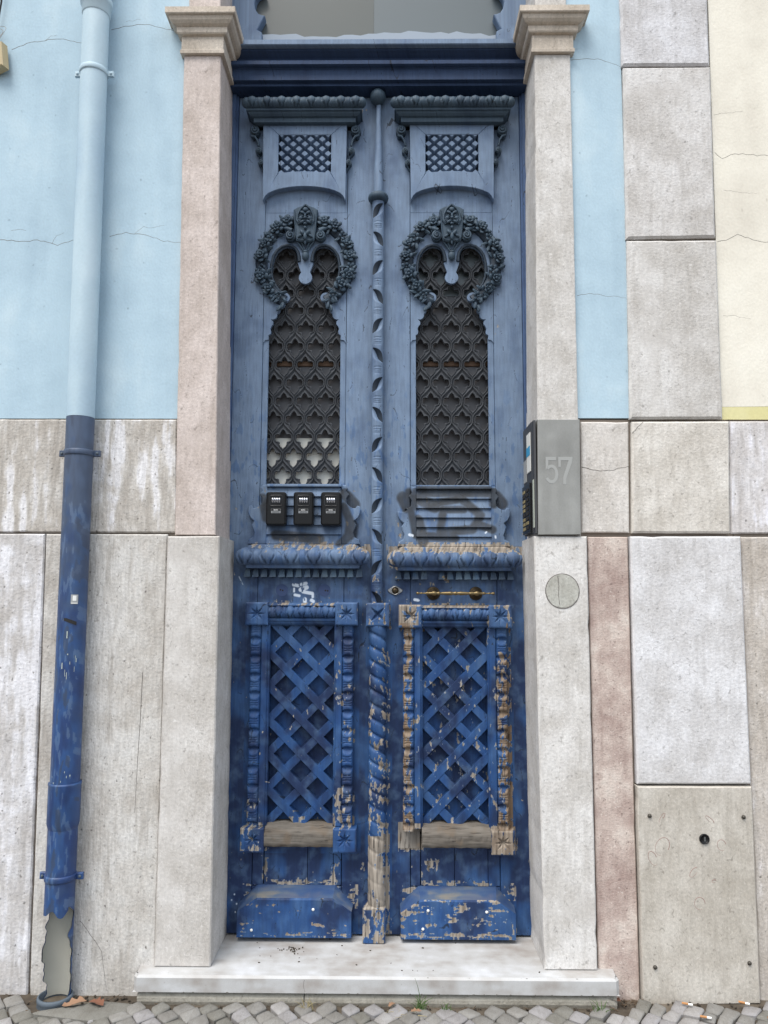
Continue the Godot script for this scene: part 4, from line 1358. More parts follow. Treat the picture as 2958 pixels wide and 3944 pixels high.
	for k in 14:
		if right and k == 4:
			continue
		var x := cm - 0.193 + k * 0.0297 + rng.randf_range(-0.0008, 0.0008)
		var lean := rng.randf_range(-0.0006, 0.0006)
		st = mb()
		var a := [Vector3(x - 0.0075, 1.283 + dy, -0.131), Vector3(x + 0.0075, 1.283 + dy, -0.131), Vector3(x + 0.0112 + lean, 1.2555 + dy, -0.117), Vector3(x - 0.0112 + lean, 1.2545 + dy, -0.117)]
		quad(st, a[0], a[3], a[2], a[1])
		var bk := []
		for v in a:
			bk.append(Vector3(v.x, v.y, DZ))
		for q in 4:
			quad(st, a[q], a[(q + 1) % 4], bk[(q + 1) % 4], bk[q])
		obj("dentil", st, mat.dentil, rail)
	build_lower(t, right, cm, dy)
	if right:
		build_handle(t)
	else:
		build_post(t)
		for c in [Vector2(-0.329, 1.21), Vector2(-0.181, 1.21)]:
			st = mb()
			prism(st, arc(c.x, c.y, 0.021, 0, 345, 23), DZ - 0.002, DZ + 0.0006)
			obj("handle_scar", st, mat.paint_dark, t)
		for c in [Vector2(-0.334, 1.211), Vector2(-0.326, 1.209), Vector2(-0.178, 1.209), Vector2(-0.170, 1.208)]:
			st = mb()
			prism(st, arc(c.x, c.y, 0.003, 0, 330, 11), DZ - 0.002, DZ + 0.0012)
			obj("screw_hole", st, mat.dark, t)

func build_wreath(t: Node3D, cu: float, right: bool) -> void:
	var cy := 2.397
	var st := mb()
	# raised rim that follows the opening, and the bed of the garland
	var rim := []
	var bed := []
	for i in 61:
		var a := deg_to_rad(lerpf(-62.0, 242.0, i / 60.0))
		bed.append(Vector3(cu + cos(a) * 0.160, cy - 0.004 + sin(a) * 0.163, DZ + 0.001))
	tube(st, bed, 0.022, 0.022, 10, 0.5)
	var h := opening_half()
	for e in [-1.0, 1.0]:
		rim = []
		for i in range(9, 24):
			rim.append(Vector3(cu + e * h[i].x * 1.03, h[i].y + (0.004 if h[i].y > 2.4 else 0.0), DZ + 0.001))
		tube(st, rim, 0.0065, 0.005, 6)
	var w := obj("wreath", st, mat.garland_shade, t)
	for e in [-1.0, 1.0]:
		var k := 0
		var a := 66.0
		while a > -60.0:
			var r := rng.randf_range(0.025, 0.031) if k % 3 != 2 else rng.randf_range(0.016, 0.020)
			var ra := 0.160 + rng.randf_range(-0.008, 0.008)
			var th := deg_to_rad(a)
			var c := Vector3(cu + e * cos(th) * ra, cy - 0.004 + sin(th) * (ra + 0.003), DZ + 0.014)
			st = mb()
			flower(st, c, r, [5, 6, 5, 4][k % 4] if r > 0.021 else 5, rng.randf() * TAU, Vector2(e * cos(th) * 0.35 + rng.randf_range(-0.25, 0.25), -sin(th) * 0.35 + rng.randf_range(-0.25, 0.25)))
			obj("flower", st, mat.carving, w)
			st = mb()
			for g in 3:
				var side: float = [1.0, -1.0, 1.0][g]
				var th2 := deg_to_rad(a + rng.randf_range(-7.0, 7.0))
				var rl := 0.160 + side * rng.randf_range(0.016, 0.021)
				var cc := Vector3(cu + e * cos(th2) * rl, cy - 0.004 + sin(th2) * rl, DZ + rng.randf_range(0.010, 0.016))
				if g == 2:
					blob(st, cc, Basis(), Vector3(0.0075, 0.0075, 0.0075), 6, 4)
				else:
					var dir := atan2(sin(th2), e * cos(th2)) + (0.0 if side > 0 else PI) + rng.randf_range(-1.0, 1.0)
					leaf_blade(st, cc, dir, rng.randf_range(0.014, 0.020), 0.0075)
			obj("leaf_spray", st, mat.carving, w).set_meta("kind", "stuff")
			a -= 2.5 + r * 470.0
			k += 1
		st = mb()
		for q in [[0.100, -0.148, -0.9, 0.017], [0.120, -0.128, -0.6, 0.018], [0.082, -0.166, -1.5, 0.018], [0.094, -0.178, -1.2, 0.016], [0.075, -0.148, -2.5, 0.015]]:
			var dd: float = q[2] if e > 0 else PI - q[2]
			leaf_blade(st, Vector3(cu + e * q[0], cy + q[1], DZ + 0.010), dd, q[3], 0.0085)
		obj("leaf_spray", st, mat.carving, w)
		# volute and acanthus beside the mask
		st = mb()
		volute(st, Vector2(cu + e * 0.054, cy + 0.090), 0.019, -e, DZ + 0.018)
		tube(st, [Vector3(cu + e * 0.050, cy + 0.108, DZ + 0.02), Vector3(cu + e * 0.066, cy + 0.116, DZ + 0.02), Vector3(cu + e * 0.080, cy + 0.122, DZ + 0.014), Vector3(cu + e * 0.090, cy + 0.140, DZ + 0.008)], 0.010, 0.004, 7)
		leaf_blade(st, Vector3(cu + e * 0.064, cy + 0.136, DZ + 0.014), 0.7 if e > 0 else PI - 0.7, 0.024, 0.010)
		leaf_blade(st, Vector3(cu + e * 0.052, cy + 0.150, DZ + 0.012), 1.1 if e > 0 else PI - 1.1, 0.020, 0.009)
		obj("acanthus_scroll", st, mat.carving, w)
	# keystone with a carved grotesque: shield, pointed arch, brow, cheeks, nose, moustache leaf
	st = mb()
	var sh := pv([-0.044, 0.187, -0.030, 0.196, 0.0, 0.206, 0.030, 0.196, 0.044, 0.187, 0.040, 0.13, 0.034, 0.074, 0.020, 0.066, -0.020, 0.066, -0.034, 0.074, -0.040, 0.13])
	for i in sh.size():
		sh[i] += Vector2(cu, cy)
	prism(st, sh, DZ, DZ + 0.026, 0.004)
	for e in [-1.0, 1.0]:
		tube(st, [Vector3(cu, cy + 0.203, DZ + 0.029), Vector3(cu + e * 0.018, cy + 0.188, DZ + 0.029), Vector3(cu + e * 0.029, cy + 0.165, DZ + 0.028), Vector3(cu + e * 0.031, cy + 0.145, DZ + 0.028), Vector3(cu + e * 0.022, cy + 0.128, DZ + 0.028)], 0.0042, 0.0045, 6)
		tube(st, [Vector3(cu + e * 0.040, cy + 0.180, DZ + 0.027), Vector3(cu + e * 0.035, cy + 0.10, DZ + 0.027), Vector3(cu + e * 0.030, cy + 0.070, DZ + 0.02)], 0.003, 0.003, 5)
		blob(st, Vector3(cu + e * 0.010, cy + 0.171, DZ + 0.032), Basis(Vector3(0, 0, 1), e * 0.5), Vector3(0.011, 0.0055, 0.006))
		blob(st, Vector3(cu + e * 0.012, cy + 0.159, DZ + 0.030), Basis(), Vector3(0.006, 0.004, 0.006))
		blob(st, Vector3(cu + e * 0.016, cy + 0.150, DZ + 0.031), Basis(), Vector3(0.009, 0.008, 0.008))
		blob(st, Vector3(cu + e * 0.011, cy + 0.136, DZ + 0.033), Basis(Vector3(0, 0, 1), -e * 0.5), Vector3(0.012, 0.006, 0.007))
		volute(st, Vector2(cu + e * 0.021, cy + 0.140), 0.010, e, DZ + 0.026)
		blob(st, Vector3(cu + e * 0.010, cy + 0.096, DZ + 0.032), Basis(Vector3(0, 0, 1), e * 0.9), Vector3(0.013, 0.007, 0.008))
		blob(st, Vector3(cu + e * 0.019, cy + 0.085, DZ + 0.029), Basis(Vector3(0, 0, 1), -e * 0.6), Vector3(0.011, 0.005, 0.006))
		tube(st, [Vector3(cu + e * 0.030, cy + 0.072, DZ + 0.012), Vector3(cu + e * 0.018, cy + 0.055, DZ + 0.010), Vector3(cu + e * 0.008, cy + 0.038, DZ + 0.010)], 0.005, 0.003, 6)
		tube(st, [Vector3(cu + e * 0.016, cy + 0.072, DZ + 0.014), Vector3(cu + e * 0.009, cy + 0.056, DZ + 0.012), Vector3(cu + e * 0.004, cy + 0.04, DZ + 0.012)], 0.004, 0.002, 6)
	blob(st, Vector3(cu, cy + 0.184, DZ + 0.031), Basis(), Vector3(0.010, 0.009, 0.006))
	blob(st, Vector3(cu, cy + 0.156, DZ + 0.037), Basis(), Vector3(0.0048, 0.011, 0.008))
	blob(st, Vector3(cu, cy + 0.148, DZ + 0.040), Basis(), Vector3(0.007, 0.005, 0.006))
	blob(st, Vector3(cu, cy + 0.129, DZ + 0.033), Basis(), Vector3(0.008, 0.005, 0.006))
	blob(st, Vector3(cu, cy + 0.115, DZ + 0.031), Basis(), Vector3(0.006, 0.007, 0.007))
	blob(st, Vector3(cu, cy + 0.082, DZ + 0.031), Basis(), Vector3(0.008, 0.016, 0.008))
	blob(st, Vector3(cu, cy + 0.064, DZ + 0.024), Basis(), Vector3(0.0045, 0.012, 0.006))
	obj("carved_keystone", st, mat.carving, w)
	st = mb()
	blob(st, Vector3(cu, cy + 0.018, DZ + 0.010), Basis(), Vector3(0.0135, 0.019, 0.012), 10, 6)
	blob(st, Vector3(cu, cy + 0.032, DZ + 0.010), Basis(), Vector3(0.012, 0.0065, 0.012), 10, 4)
	obj("acorn", st, mat.carving, w)

func build_lower(t: Node3D, right: bool, cm: float, dy: float) -> void:
	var st := mb()
	# back board of the lattice, then the laths: one way runs through, the other is cut between
	st = mb()
	box(st, cm - 0.152, cm + 0.152, 0.40, 1.0845, -0.185, -0.172)
	obj("lattice_back", st, mat.paint, t)
	var rect := pv([cm - 0.118, 0.425, cm + 0.118, 0.425, cm + 0.118, 1.10, cm - 0.118, 1.10])
	var y0 := 1.054 + dy * 0.5
	for way in 2:
		var sg := (1.0 if right else -1.0) * (1.0 if way == 0 else -1.0)
		for k in range(-12, 13):
			# lath centre line: (y - y0) - sg * (x - cm) = c
			var c := 0.0565 + 0.113 * k
			var d := Vector2(1, sg).normalized()
			var m := Vector2(cm, y0 + c)
			var nrm := d.orthogonal() * 0.0138
			var ends := [m - d * 0.6, m + d * 0.6]
			var poly := PackedVector2Array([ends[0] + nrm, ends[1] + nrm, ends[1] - nrm, ends[0] - nrm])
			for q in Geometry2D.intersect_polygons(poly, rect):
				st = mb()
				prism(st, q, -0.173, -0.1385 if way == 0 else -0.1402, 0.0012)
				obj("lath", st, mat.paint, t)
	# frame: carved strips outside, plain fillets inside, star blocks at the corners, roll on top, bare rail below
	for e in [-1.0, 1.0]:
		carved_strip(minf(cm + e * 0.139, cm + e * 0.176), maxf(cm + e * 0.139, cm + e * 0.176), 0.425 + dy, 1.095 + dy, mat.paint, t)
		st = mb()
		box(st, minf(cm + e * 0.110, cm + e * 0.1385), maxf(cm + e * 0.110, cm + e * 0.1385), 0.43 + dy, 1.093 + dy, DZ - 0.03, -0.120, 0.003)
		box(st, minf(cm + e * 0.116, cm + e * 0.1385), maxf(cm + e * 0.116, cm + e * 0.1385), 0.43 + dy, 1.093 + dy, DZ, -0.113, 0.003)
		obj("inner_fillet", st, mat.paint, t)
		star_block("star_block", cm + e * 0.1525, 1.130 + dy, 0.0385, -0.092, 8, mat.paint, t)
		if right and e < 0.0:
			st = mb()
			box(st, cm - 0.192, cm - 0.119, 0.353, 0.437, DZ - 0.002, DZ + 0.0015)
			obj("block_scar", st, mat.wood, t)
		else:
			star_block("star_block", cm + e * 0.1525, 0.391 + dy * 0.6, 0.0385, -0.092, 8, mat.paint, t)
	st = mb()
	egg_torus(st, cm - 0.125, cm + 0.125, 1.136 + dy, -0.118, 0.020, 0.040, cm, 0.012)
	stack(st, cm - 0.1135, cm + 0.1135, DZ, -0.128, PackedVector2Array([Vector2(1.092 + dy, 0.004), Vector2(1.097 + dy, 0.010), Vector2(1.104 + dy, 0.012), Vector2(1.106 + dy, 0.018), Vector2(1.113 + dy, 0.020), Vector2(1.115 + dy, 0.012), Vector2(1.15 + dy, 0.014), Vector2(1.158 + dy, 0.024), Vector2(1.166 + dy, 0.010), Vector2(1.167 + dy, 0.0)]))
	obj("carved_roll", st, mat.paint, t)
	st = mb()
	surf(st, 90, 10, func(u: float, v: float) -> Vector3:
		var x := lerpf(cm - 0.1135, cm + 0.1135, u)
		var y := lerpf(0.369, 0.438, v)
		var z := -0.096 - 0.05 * pow(maxf(0.0, (v - 0.62) / 0.38), 1.6) - 0.006 * pow(maxf(0.0, 0.2 - v) * 5.0, 2.0)
		if v > 0.2 and v < 0.6:
			z -= 0.0022 * maxf(0.0, sin(u * 55.0 + sin(u * 13.0) * 2.0)) * (1.0 - absf(v - 0.4) * 5.0)
		z -= 0.0015 * sin(v * 30.0 + u * 3.0) * (0.5 + 0.5 * sin(u * 7.0))
		return Vector3(x, y + 0.0012 * sin(u * 31.0), z))
	box(st, cm - 0.1135, cm + 0.1135, 0.369, 0.438, -0.19, -0.147)
	quad(st, Vector3(cm - 0.1135, 0.369, DZ), Vector3(cm + 0.1135, 0.369, DZ), Vector3(cm + 0.1135, 0.369, -0.102), Vector3(cm - 0.1135, 0.369, -0.102))
	obj("bare_rail", st, mat.wood_across, t, "bare weathered wood rail")
	# planks below, with open joints
	var cu2 := 0.266 if right else -0.2635
	var xs := [-0.149, -0.121, 0.026, 0.112, 0.149] if not right else [-0.149, -0.117, -0.004, 0.108, 0.149]
	for k in 4:
		st = mb()
		box(st, (cu2 - 0.149 if k == 0 else cm + xs[k]) + (0.0022 if k == 1 else 0.0007), (cu2 + 0.149 if k == 3 else cm + xs[k + 1]) - 0.0007, 0.232, 0.398, -0.163, DZ - 0.0004 - 0.0008 * (k % 2), 0.001)
		obj("plank", st, mat.paint, t)
	st = mb()
	box(st, cu2 - 0.149, cu2 + 0.149, 0.078, 0.2285, -0.163, DZ - 0.001, 0.001)
	obj("bottom_rail", st, mat.paint, t)
	# kick block with chamfered corners and a sloping top
	var ck := -0.2635 if not right else 0.2705
	var f := [Vector2(-0.186, 0.088), Vector2(0.186, 0.088), Vector2(0.186, 0.165), Vector2(0.124, 0.204), Vector2(-0.122, 0.204), Vector2(-0.186, 0.166)]
	var b := [Vector2(-0.190, 0.086), Vector2(0.190, 0.086), Vector2(0.190, 0.176), Vector2(0.130, 0.2345), Vector2(-0.128, 0.2345), Vector2(-0.190, 0.178)]
	st = mb()
	var slope := mb()
	var zf := -0.094
	for i in 6:
		var j := (i + 1) % 6
		var fo := Vector2(ck, dy * 0.3)
		var p0: Vector2 = f[i] + fo
		var p1: Vector2 = f[j] + fo
		var m0: Vector2 = (f[i] as Vector2).lerp(b[i], 0.16) + fo
		var m1: Vector2 = (f[j] as Vector2).lerp(b[j], 0.16) + fo
		var q0: Vector2 = b[i] + fo
		var q1: Vector2 = b[j] + fo
		quad(st, Vector3(m0.x, m0.y, zf - 0.006), Vector3(m1.x, m1.y, zf - 0.006), Vector3(p1.x, p1.y, zf), Vector3(p0.x, p0.y, zf))
		quad(slope if i in [2, 3, 4] else st, Vector3(q0.x, q0.y, DZ - 0.004), Vector3(q1.x, q1.y, DZ - 0.004), Vector3(m1.x, m1.y, zf - 0.006), Vector3(m0.x, m0.y, zf - 0.006))
	for i in range(1, 5):
		tri(st, Vector3(f[0].x + ck, f[0].y + dy * 0.3, zf), Vector3(f[i].x + ck, f[i].y + dy * 0.3, zf), Vector3(f[i + 1].x + ck, f[i + 1].y + dy * 0.3, zf))
	var kick := obj("kick_block", st, mat.paint, t)
	obj("dusty_slope", slope, mat.dusty, kick)
	st = mb()
	for q in ([[0.062, 0.176], [-0.138, 0.111]] if not right else [[-0.098, 0.175], [0.092, 0.172], [-0.115, 0.118]]):
		blob(st, Vector3(ck + q[0], q[1], zf + 0.001), Basis(), Vector3(0.0048, 0.0048, 0.003), 10, 6)
	obj("screw_cap", st, mat.white, kick)
	# backing that closes the leaf behind its joints
	st = mb()
	box(st, minf((1.0 if right else -1.0) * 0.004, (1.0 if right else -1.0) * 0.5185), maxf((1.0 if right else -1.0) * 0.004, (1.0 if right else -1.0) * 0.5185), 0.078, 3.034, -0.262, -0.24)
	obj("back_board", st, mat.dark, t)

func build_handle(t: Node3D) -> void:
	var y := 1.2005
	var zr := DZ
	var st := mb()
	# turned bar, lying along x
	var tr := Transform3D(Basis(Vector3(0, 0, -1), Vector3(1, 0, 0), Vector3(0, -1, 0)), Vector3(0.269, y, -0.105))
	var hp := [[0.0, -0.134], [0.0035, -0.133], [0.0052, -0.129], [0.0035, -0.1245], [0.0022, -0.122], [0.0022, -0.118], [0.0040, -0.116], [0.0022, -0.113], [0.0024, -0.103], [0.0036, -0.1], [0.0058, -0.0965], [0.0036, -0.093], [0.0046, -0.09], [0.0050, -0.082], [0.0075, -0.078], [0.0085, -0.073], [0.0075, -0.068], [0.0050, -0.064], [0.0054, -0.058], [0.0072, -0.056], [0.0054, -0.054], [0.0040, -0.052], [0.0045, -0.045], [0.0068, -0.018], [0.0068, -0.014], [0.0050, -0.012], [0.0060, -0.009], [0.0045, -0.006], [0.0062, -0.003], [0.0068, 0.0]]
	var prof := PackedVector2Array()
	for q in hp:
		prof.append(Vector2(q[0], q[1]))
	for i in range(hp.size() - 2, -1, -1):
		prof.append(Vector2(hp[i][0], -hp[i][1]))
	lathe(st, tr, prof, 14)
	var h := obj("pull_handle", st, mat.brass, t, "turned brass pull handle")
	for x in [0.1955, 0.3425]:
		st = mb()
		lathe(st, Transform3D(Basis(Vector3(1, 0, 0), Vector3(0, 0, 1), Vector3(0, -1, 0)), Vector3(x, y, zr)), PackedVector2Array([Vector2(0.0235, -0.003), Vector2(0.0235, 0.002), Vector2(0.0215, 0.005), Vector2(0.0185, 0.005), Vector2(0.0165, 0.008), Vector2(0.012, 0.011), Vector2(0.008, 0.014), Vector2(0.007, 0.03), Vector2(0.008, 0.043), Vector2(0.0, 0.045)]), 22)
		obj("rosette", st, mat.brass_old, h)
	# lock escutcheon: an eyed oval with a cylinder
	st = mb()
	var p := PackedVector2Array()
	for i in 32:
		var a := TAU * i / 32
		p.append(Vector2(0.0640 + cos(a) * (0.0165 + 0.0095 * pow(absf(cos(a)), 6.0)), 1.2095 + sin(a) * 0.0165))
	prism(st, p, DZ - 0.002, DZ + 0.004, 0.0015)
	lathe(st, Transform3D(Basis(Vector3(1, 0, 0), Vector3(0, 0, 1), Vector3(0, -1, 0)), Vector3(0.064, 1.2095, DZ)), PackedVector2Array([Vector2(0.0155, 0.003), Vector2(0.0145, 0.007), Vector2(0.0125, 0.007), Vector2(0.0118, 0.005)]), 22)
	var es := obj("lock_escutcheon", st, mat.steel, t)
	st = mb()
	lathe(st, Transform3D(Basis(Vector3(1, 0, 0), Vector3(0, 0, 1), Vector3(0, -1, 0)), Vector3(0.064, 1.2095, DZ)), PackedVector2Array([Vector2(0.0118, 0.003), Vector2(0.0118, 0.0058), Vector2(0.0, 0.0058)]), 20)
	obj("lock_cylinder", st, mat.brass_old, es)
	st = mb()
	box(st, 0.0632, 0.0650, 1.2035, 1.2125, DZ + 0.005, DZ + 0.0064)
	obj("keyhole", st, mat.dark, es)

func build_post(t: Node3D) -> void:
	var st := mb()
	var up := Transform3D(Basis(), Vector3(0, 0, -0.125))
	# tapering upper shaft, ball and collar
	lathe(st, up, PackedVector2Array([Vector2(0.0165, 2.62), Vector2(0.0168, 2.70), Vector2(0.0125, 2.85), Vector2(0.0088, 2.985), Vector2(0.0105, 2.992), Vector2(0.0, 2.993)]), 18)
	var pm := obj("centre_post", st, mat.paint, t)
	st = mb()
	blob(st, Vector3(-0.003, 3.013, -0.118), Basis(), Vector3(0.0292, 0.0292, 0.033), 20, 12)
	obj("ball_finial", st, mat.carving, pm)
	st = mb()
	lathe(st, up, PackedVector2Array([Vector2(0.018, 2.610), Vector2(0.028, 2.612), Vector2(0.035, 2.618), Vector2(0.0375, 2.627), Vector2(0.035, 2.636), Vector2(0.026, 2.643), Vector2(0.0175, 2.6445)]), 24)
	obj("ring_collar", st, mat.carving, pm)
	st = mb()
	surf(st, 28, 660, func(u: float, v: float) -> Vector3:
		var a := lerpf(-1.8, 1.8, u)
		var y := lerpf(1.160, 2.614, v)
		var r := 0.0212
		var sx := a * r
		var dep := 0.0
		var k := roundf((2.573 - y) / 0.1072)
		for kk in [k - 1.0, k, k + 1.0]:
			var dyy: float = y - (2.573 - kk * 0.1072)
			var ang := deg_to_rad(52.0 if int(kk) % 2 == 0 else -52.0)
			var al := sx * cos(ang) + dyy * sin(ang)
			var ac := -sx * sin(ang) + dyy * cos(ang)
			var L := 0.035
			if absf(al) < L:
				var w := 0.0175 * (1.0 - pow(al / L, 2.0))
				if absf(ac) < w:
					var vm := -0.30 * w
					var q := (ac - vm) / (w - vm) if ac > vm else (vm - ac) / (w + vm)
					dep = maxf(dep, 0.78 * w * (1.0 - q))
			for g in [[-0.0536 + 0.010, 0.4], [-0.0536, 0.0], [-0.0536 - 0.0075, -0.5], [-0.0536 - 0.0135, -0.9]]:
				var dd: float = absf(dyy - g[0] + g[1] * 6.0 * sx * sx)
				if absf(sx) < 0.0145:
					dep = maxf(dep, 0.0026 * clampf(1.0 - dd / 0.0021, 0.0, 1.0))
		var rr := r - dep
		return Vector3(sin(a) * rr, y, -0.125 + cos(a) * rr))
	obj("notched_shaft", st, mat.paint, pm)
	for k in 14:
		var yk := 2.573 - k * 0.1072
		var ang := deg_to_rad(52.0 if k % 2 == 0 else -52.0)
		if yk < 1.17:
			continue
		st = mb()
		surf(st, 14, 6, func(u: float, v: float) -> Vector3:
			var al := lerpf(-0.0335, 0.0335, u)
			var w := 0.0175 * (1.0 - pow(al / 0.035, 2.0))
			var ac := lerpf(-0.30 * w, w * 0.97, v)
			var sx := al * cos(ang) - ac * sin(ang)
			var dyy := al * sin(ang) + ac * cos(ang)
			var dep := 0.78 * w * (1.0 - (ac + 0.30 * w) / (1.30 * w))
			var rr := 0.0212 - dep + 0.0007
			var a := clampf(sx / 0.0212, -1.75, 1.75)
			return Vector3(sin(a) * rr, yk + dyy, -0.125 + cos(a) * rr))
		obj("carved_notch", st, mat.notch, pm)
	star_block("post_block", 0.0045, 1.1285, 0.039, -0.086, 4, mat.paint, pm)
	st = mb()
	surf(st, 30, 330, func(u: float, v: float) -> Vector3:
		var a := lerpf(-1.8, 1.8, u)
		var y := lerpf(0.178, 1.092, v)
		var ph := fposmod((y + 0.011 * a) / 0.047, 1.0)
		var wear := clampf((y - 0.2) / 0.5, 0.18, 1.0)
		var r := 0.0292 - 0.0075 * wear * exp(-pow((ph - 0.5) / 0.10, 2.0)) + 0.0012 * wear * sin(ph * TAU + 1.2)
		if y < 0.20:
			r -= (0.20 - y) * 0.12
		return Vector3(0.0045 + sin(a) * r, y, -0.118 + cos(a) * r))
	obj("twisted_shaft", st, mat.paint, pm)
	st = mb()
	prism(st, pv([-0.040, 0.180, -0.0405, 0.0735, -0.030, 0.071, 0.027, 0.071, 0.0335, 0.0745, 0.034, 0.18, 0.020, 0.186, -0.030, 0.186]), DZ, -0.088, 0.005)
	obj("post_foot", st, mat.paint, pm)

# ------------------------------------------------------------------ things on and beside the walls

func build_drainpipe() -> void:
	var t := thing("drainpipe", "round drainpipe painted pale blue above and dark blue below, its foot broken open", "drainpipe", Vector3(-0.947, -0.01, 0.112))
	var ax := func(y: float) -> Vector3:
		return Vector3(-0.947 - maxf(0.0, y - 1.2) * 0.0075, y, 0.112)
	var pipe := func(called: String, m: Material, y0: float, y1: float, r: float, prof: Array) -> void:
		var st := mb()
		var a: Vector3 = ax.call(y0)
		var b: Vector3 = ax.call(y1)
		var up := (b - a).normalized()
		var tr := Transform3D(Basis(Vector3.RIGHT, up, Vector3.RIGHT.cross(up)), a)
		var p := PackedVector2Array()
		for q in prof:
			p.append(Vector2(r + q[0], q[1] * (y1 - y0)))
		lathe(st, tr, p, 32)
		obj(called, st, m, t)
	pipe.call("upper_pipe", mat.pipe_pale, 1.7575, 3.19, 0.0432, [[0, 0], [0, 1.0]])
	pipe.call("socket", mat.pipe_pale, 3.155, 3.215, 0.044, [[0, 0], [0.0025, 0.06], [0.003, 0.55], [0.0075, 0.62], [0.009, 0.72], [0.009, 0.9], [0.004, 1.0], [-0.004, 1.0]])
	pipe.call("upper_pipe", mat.pipe_pale, 3.20, 5.1, 0.0405, [[0, 0], [0, 1.0]])
	pipe.call("lower_pipe", mat.pipe_blue, 0.60, 1.757, 0.0432, [[0, 0], [0, 1.0]])
	pipe.call("slip_socket", mat.pipe_blue, 0.485, 0.622, 0.0438, [[-0.001, 0], [0.0005, 0.04], [0.0035, 0.12], [0.0038, 0.93], [0.0048, 0.96], [0.0045, 1.0], [-0.002, 1.0]])
	pipe.call("lower_pipe", mat.pipe_blue, 0.265, 0.49, 0.0432, [[0, 0], [0, 1.0]])
	# broken foot: what is left is the back of the tube
	var y_top := 0.268
	var y_bot := -0.01
	var edge_l := func(v: float) -> float:
		return 3.30 + 0.30 * sin(v * 9.0 + 0.5) + 0.17 * sin(v * 23.0) + 0.08 * sin(v * 57.0) - 0.55 * clampf((v - 0.9) * 10.0, 0.0, 1.0)
	var edge_r := func(v: float) -> float:
		return -0.05 + 0.26 * sin(v * 8.0 + 1.9) + 0.15 * sin(v * 19.0 + 1.0) + 0.07 * sin(v * 47.0) + 0.5 * clampf((v - 0.92) * 12.0, 0.0, 1.0) + 0.45 * clampf((0.35 - absf(v - 0.45)) * 4.0, 0.0, 1.0) * 0.5
	for inner in 2:
		var st := mb()
		var r := 0.0432 if inner == 0 else 0.0405
		surf(st, 26, 60, func(u: float, v: float) -> Vector3:
			var lo: float = PI - edge_r.call(v) * -1.0
			# angle 0 points right, 90 degrees to the street; keep from the right edge round the back to the left edge
			var a0: float = edge_r.call(v)
			var a1: float = -TAU + edge_l.call(v)
			var a := lerpf(a1, a0, u if inner == 0 else 1.0 - u)
			if v > 0.985:
				a = lerpf(-TAU + 2.2, 0.9, u if inner == 0 else 1.0 - u)
			return Vector3(-0.947 + cos(a) * r, lerpf(y_bot, y_top, v), 0.112 + sin(a) * r) + Vector3(0, 0 * lo, 0))
		obj("broken_pipe" if inner == 0 else "pipe_lining", st, mat.pipe_blue if inner == 0 else mat.pipe_in, t)
	# torn skirt of the front under the last clip
	var st2 := mb()
	surf(st2, 26, 6, func(u: float, v: float) -> Vector3:
		var a := lerpf(0.55, 2.75, 1.0 - u)
		var low := 0.240 + 0.010 * sin(a * 5.0) + 0.014 * absf(sin(a * 2.0 + 0.6)) - 0.012 * clampf((a - 2.3) * 3.0, 0.0, 1.0)
		return Vector3(-0.947 + cos(a) * 0.0434, lerpf(low, 0.272, v), 0.112 + sin(a) * 0.0434))
	obj("torn_skirt", st2, mat.pipe_blue, t)
	pipe.call("foot_ring", mat.pipe_dull, -0.024, 0.009, 0.0412, [[0, 0], [0.008, 0.02], [0.0105, 0.2], [0.007, 0.45], [0.010, 0.6], [0.0095, 0.9], [0.0045, 1.0], [0.0032, 0.9], [0.0032, 0.0]])
	for q in [[2.948, "pale"], [1.642, "blue"], [0.345, "blue"]]:
		var c: Vector3 = ax.call(q[0])
		var st := mb()
		var rr := 0.0455
		lathe(st, Transform3D(Basis(), c), PackedVector2Array([Vector2(rr - 0.004, -0.010), Vector2(rr, -0.009), Vector2(rr + 0.0015, -0.006), Vector2(rr + 0.0015, 0.006), Vector2(rr, 0.009), Vector2(rr - 0.004, 0.010)]), 32)
		for e in [-1.0, 1.0]:
			box(st, c.x + minf(e * 0.034, e * 0.066), c.x + maxf(e * 0.034, e * 0.066), c.y - 0.010, c.y + 0.010, 0.100, 0.110, 0.002)
		var k := obj("pipe_clip", st, mat.pipe_pale if q[1] == "pale" else mat.pipe_blue, t)
		for e in [-1.0, 1.0]:
			st = mb()
			blob(st, Vector3(c.x + e * 0.057, c.y, 0.111), Basis(), Vector3(0.005, 0.005, 0.003), 8, 5)
			obj("clip_bolt", st, mat.pipe_pale if q[1] == "pale" else mat.pipe_dull, k)
	# small crest sticker, black stroke and paint flecks, each a skin on the pipe
	var skin := func(called: String, m: Material, pts: Array, r: float) -> void:
		var st := mb()
		for q in pts:   # a0, a1 (degrees from the right), y0, y1 at a0, slope
			var n := 8
			for i in n:
				var b0 := deg_to_rad(lerpf(q[0], q[1], float(i) / n))
				var b1 := deg_to_rad(lerpf(q[0], q[1], float(i + 1) / n))
				var s0: float = q[4] * i / n
				var s1: float = q[4] * (i + 1) / n
				var p := func(b: float, y: float) -> Vector3:
					return Vector3(-0.947 + cos(b) * r, y, 0.112 + sin(b) * r)
				quad(st, p.call(b1, q[2] + s1), p.call(b0, q[2] + s0), p.call(b0, q[3] + s0), p.call(b1, q[3] + s1))
		var o := obj(called, st, m, t)
		if pts.size() > 4:
			o.set_meta("kind", "stuff")
	skin.call("sticker", mat.sticker_grey, [[50, 78, 1.163, 1.192, 0.0]], 0.0436)
	skin.call("sticker_print", mat.white, [[57, 71, 1.173, 1.189, 0.0], [52, 76, 1.1645, 1.167, 0.0]], 0.0439)
	skin.call("black_stroke", mat.dark, [[52, 95, 1.098, 1.109, 0.012], [95, 152, 1.110, 1.119, 0.014]], 0.0436)
	var fl := []
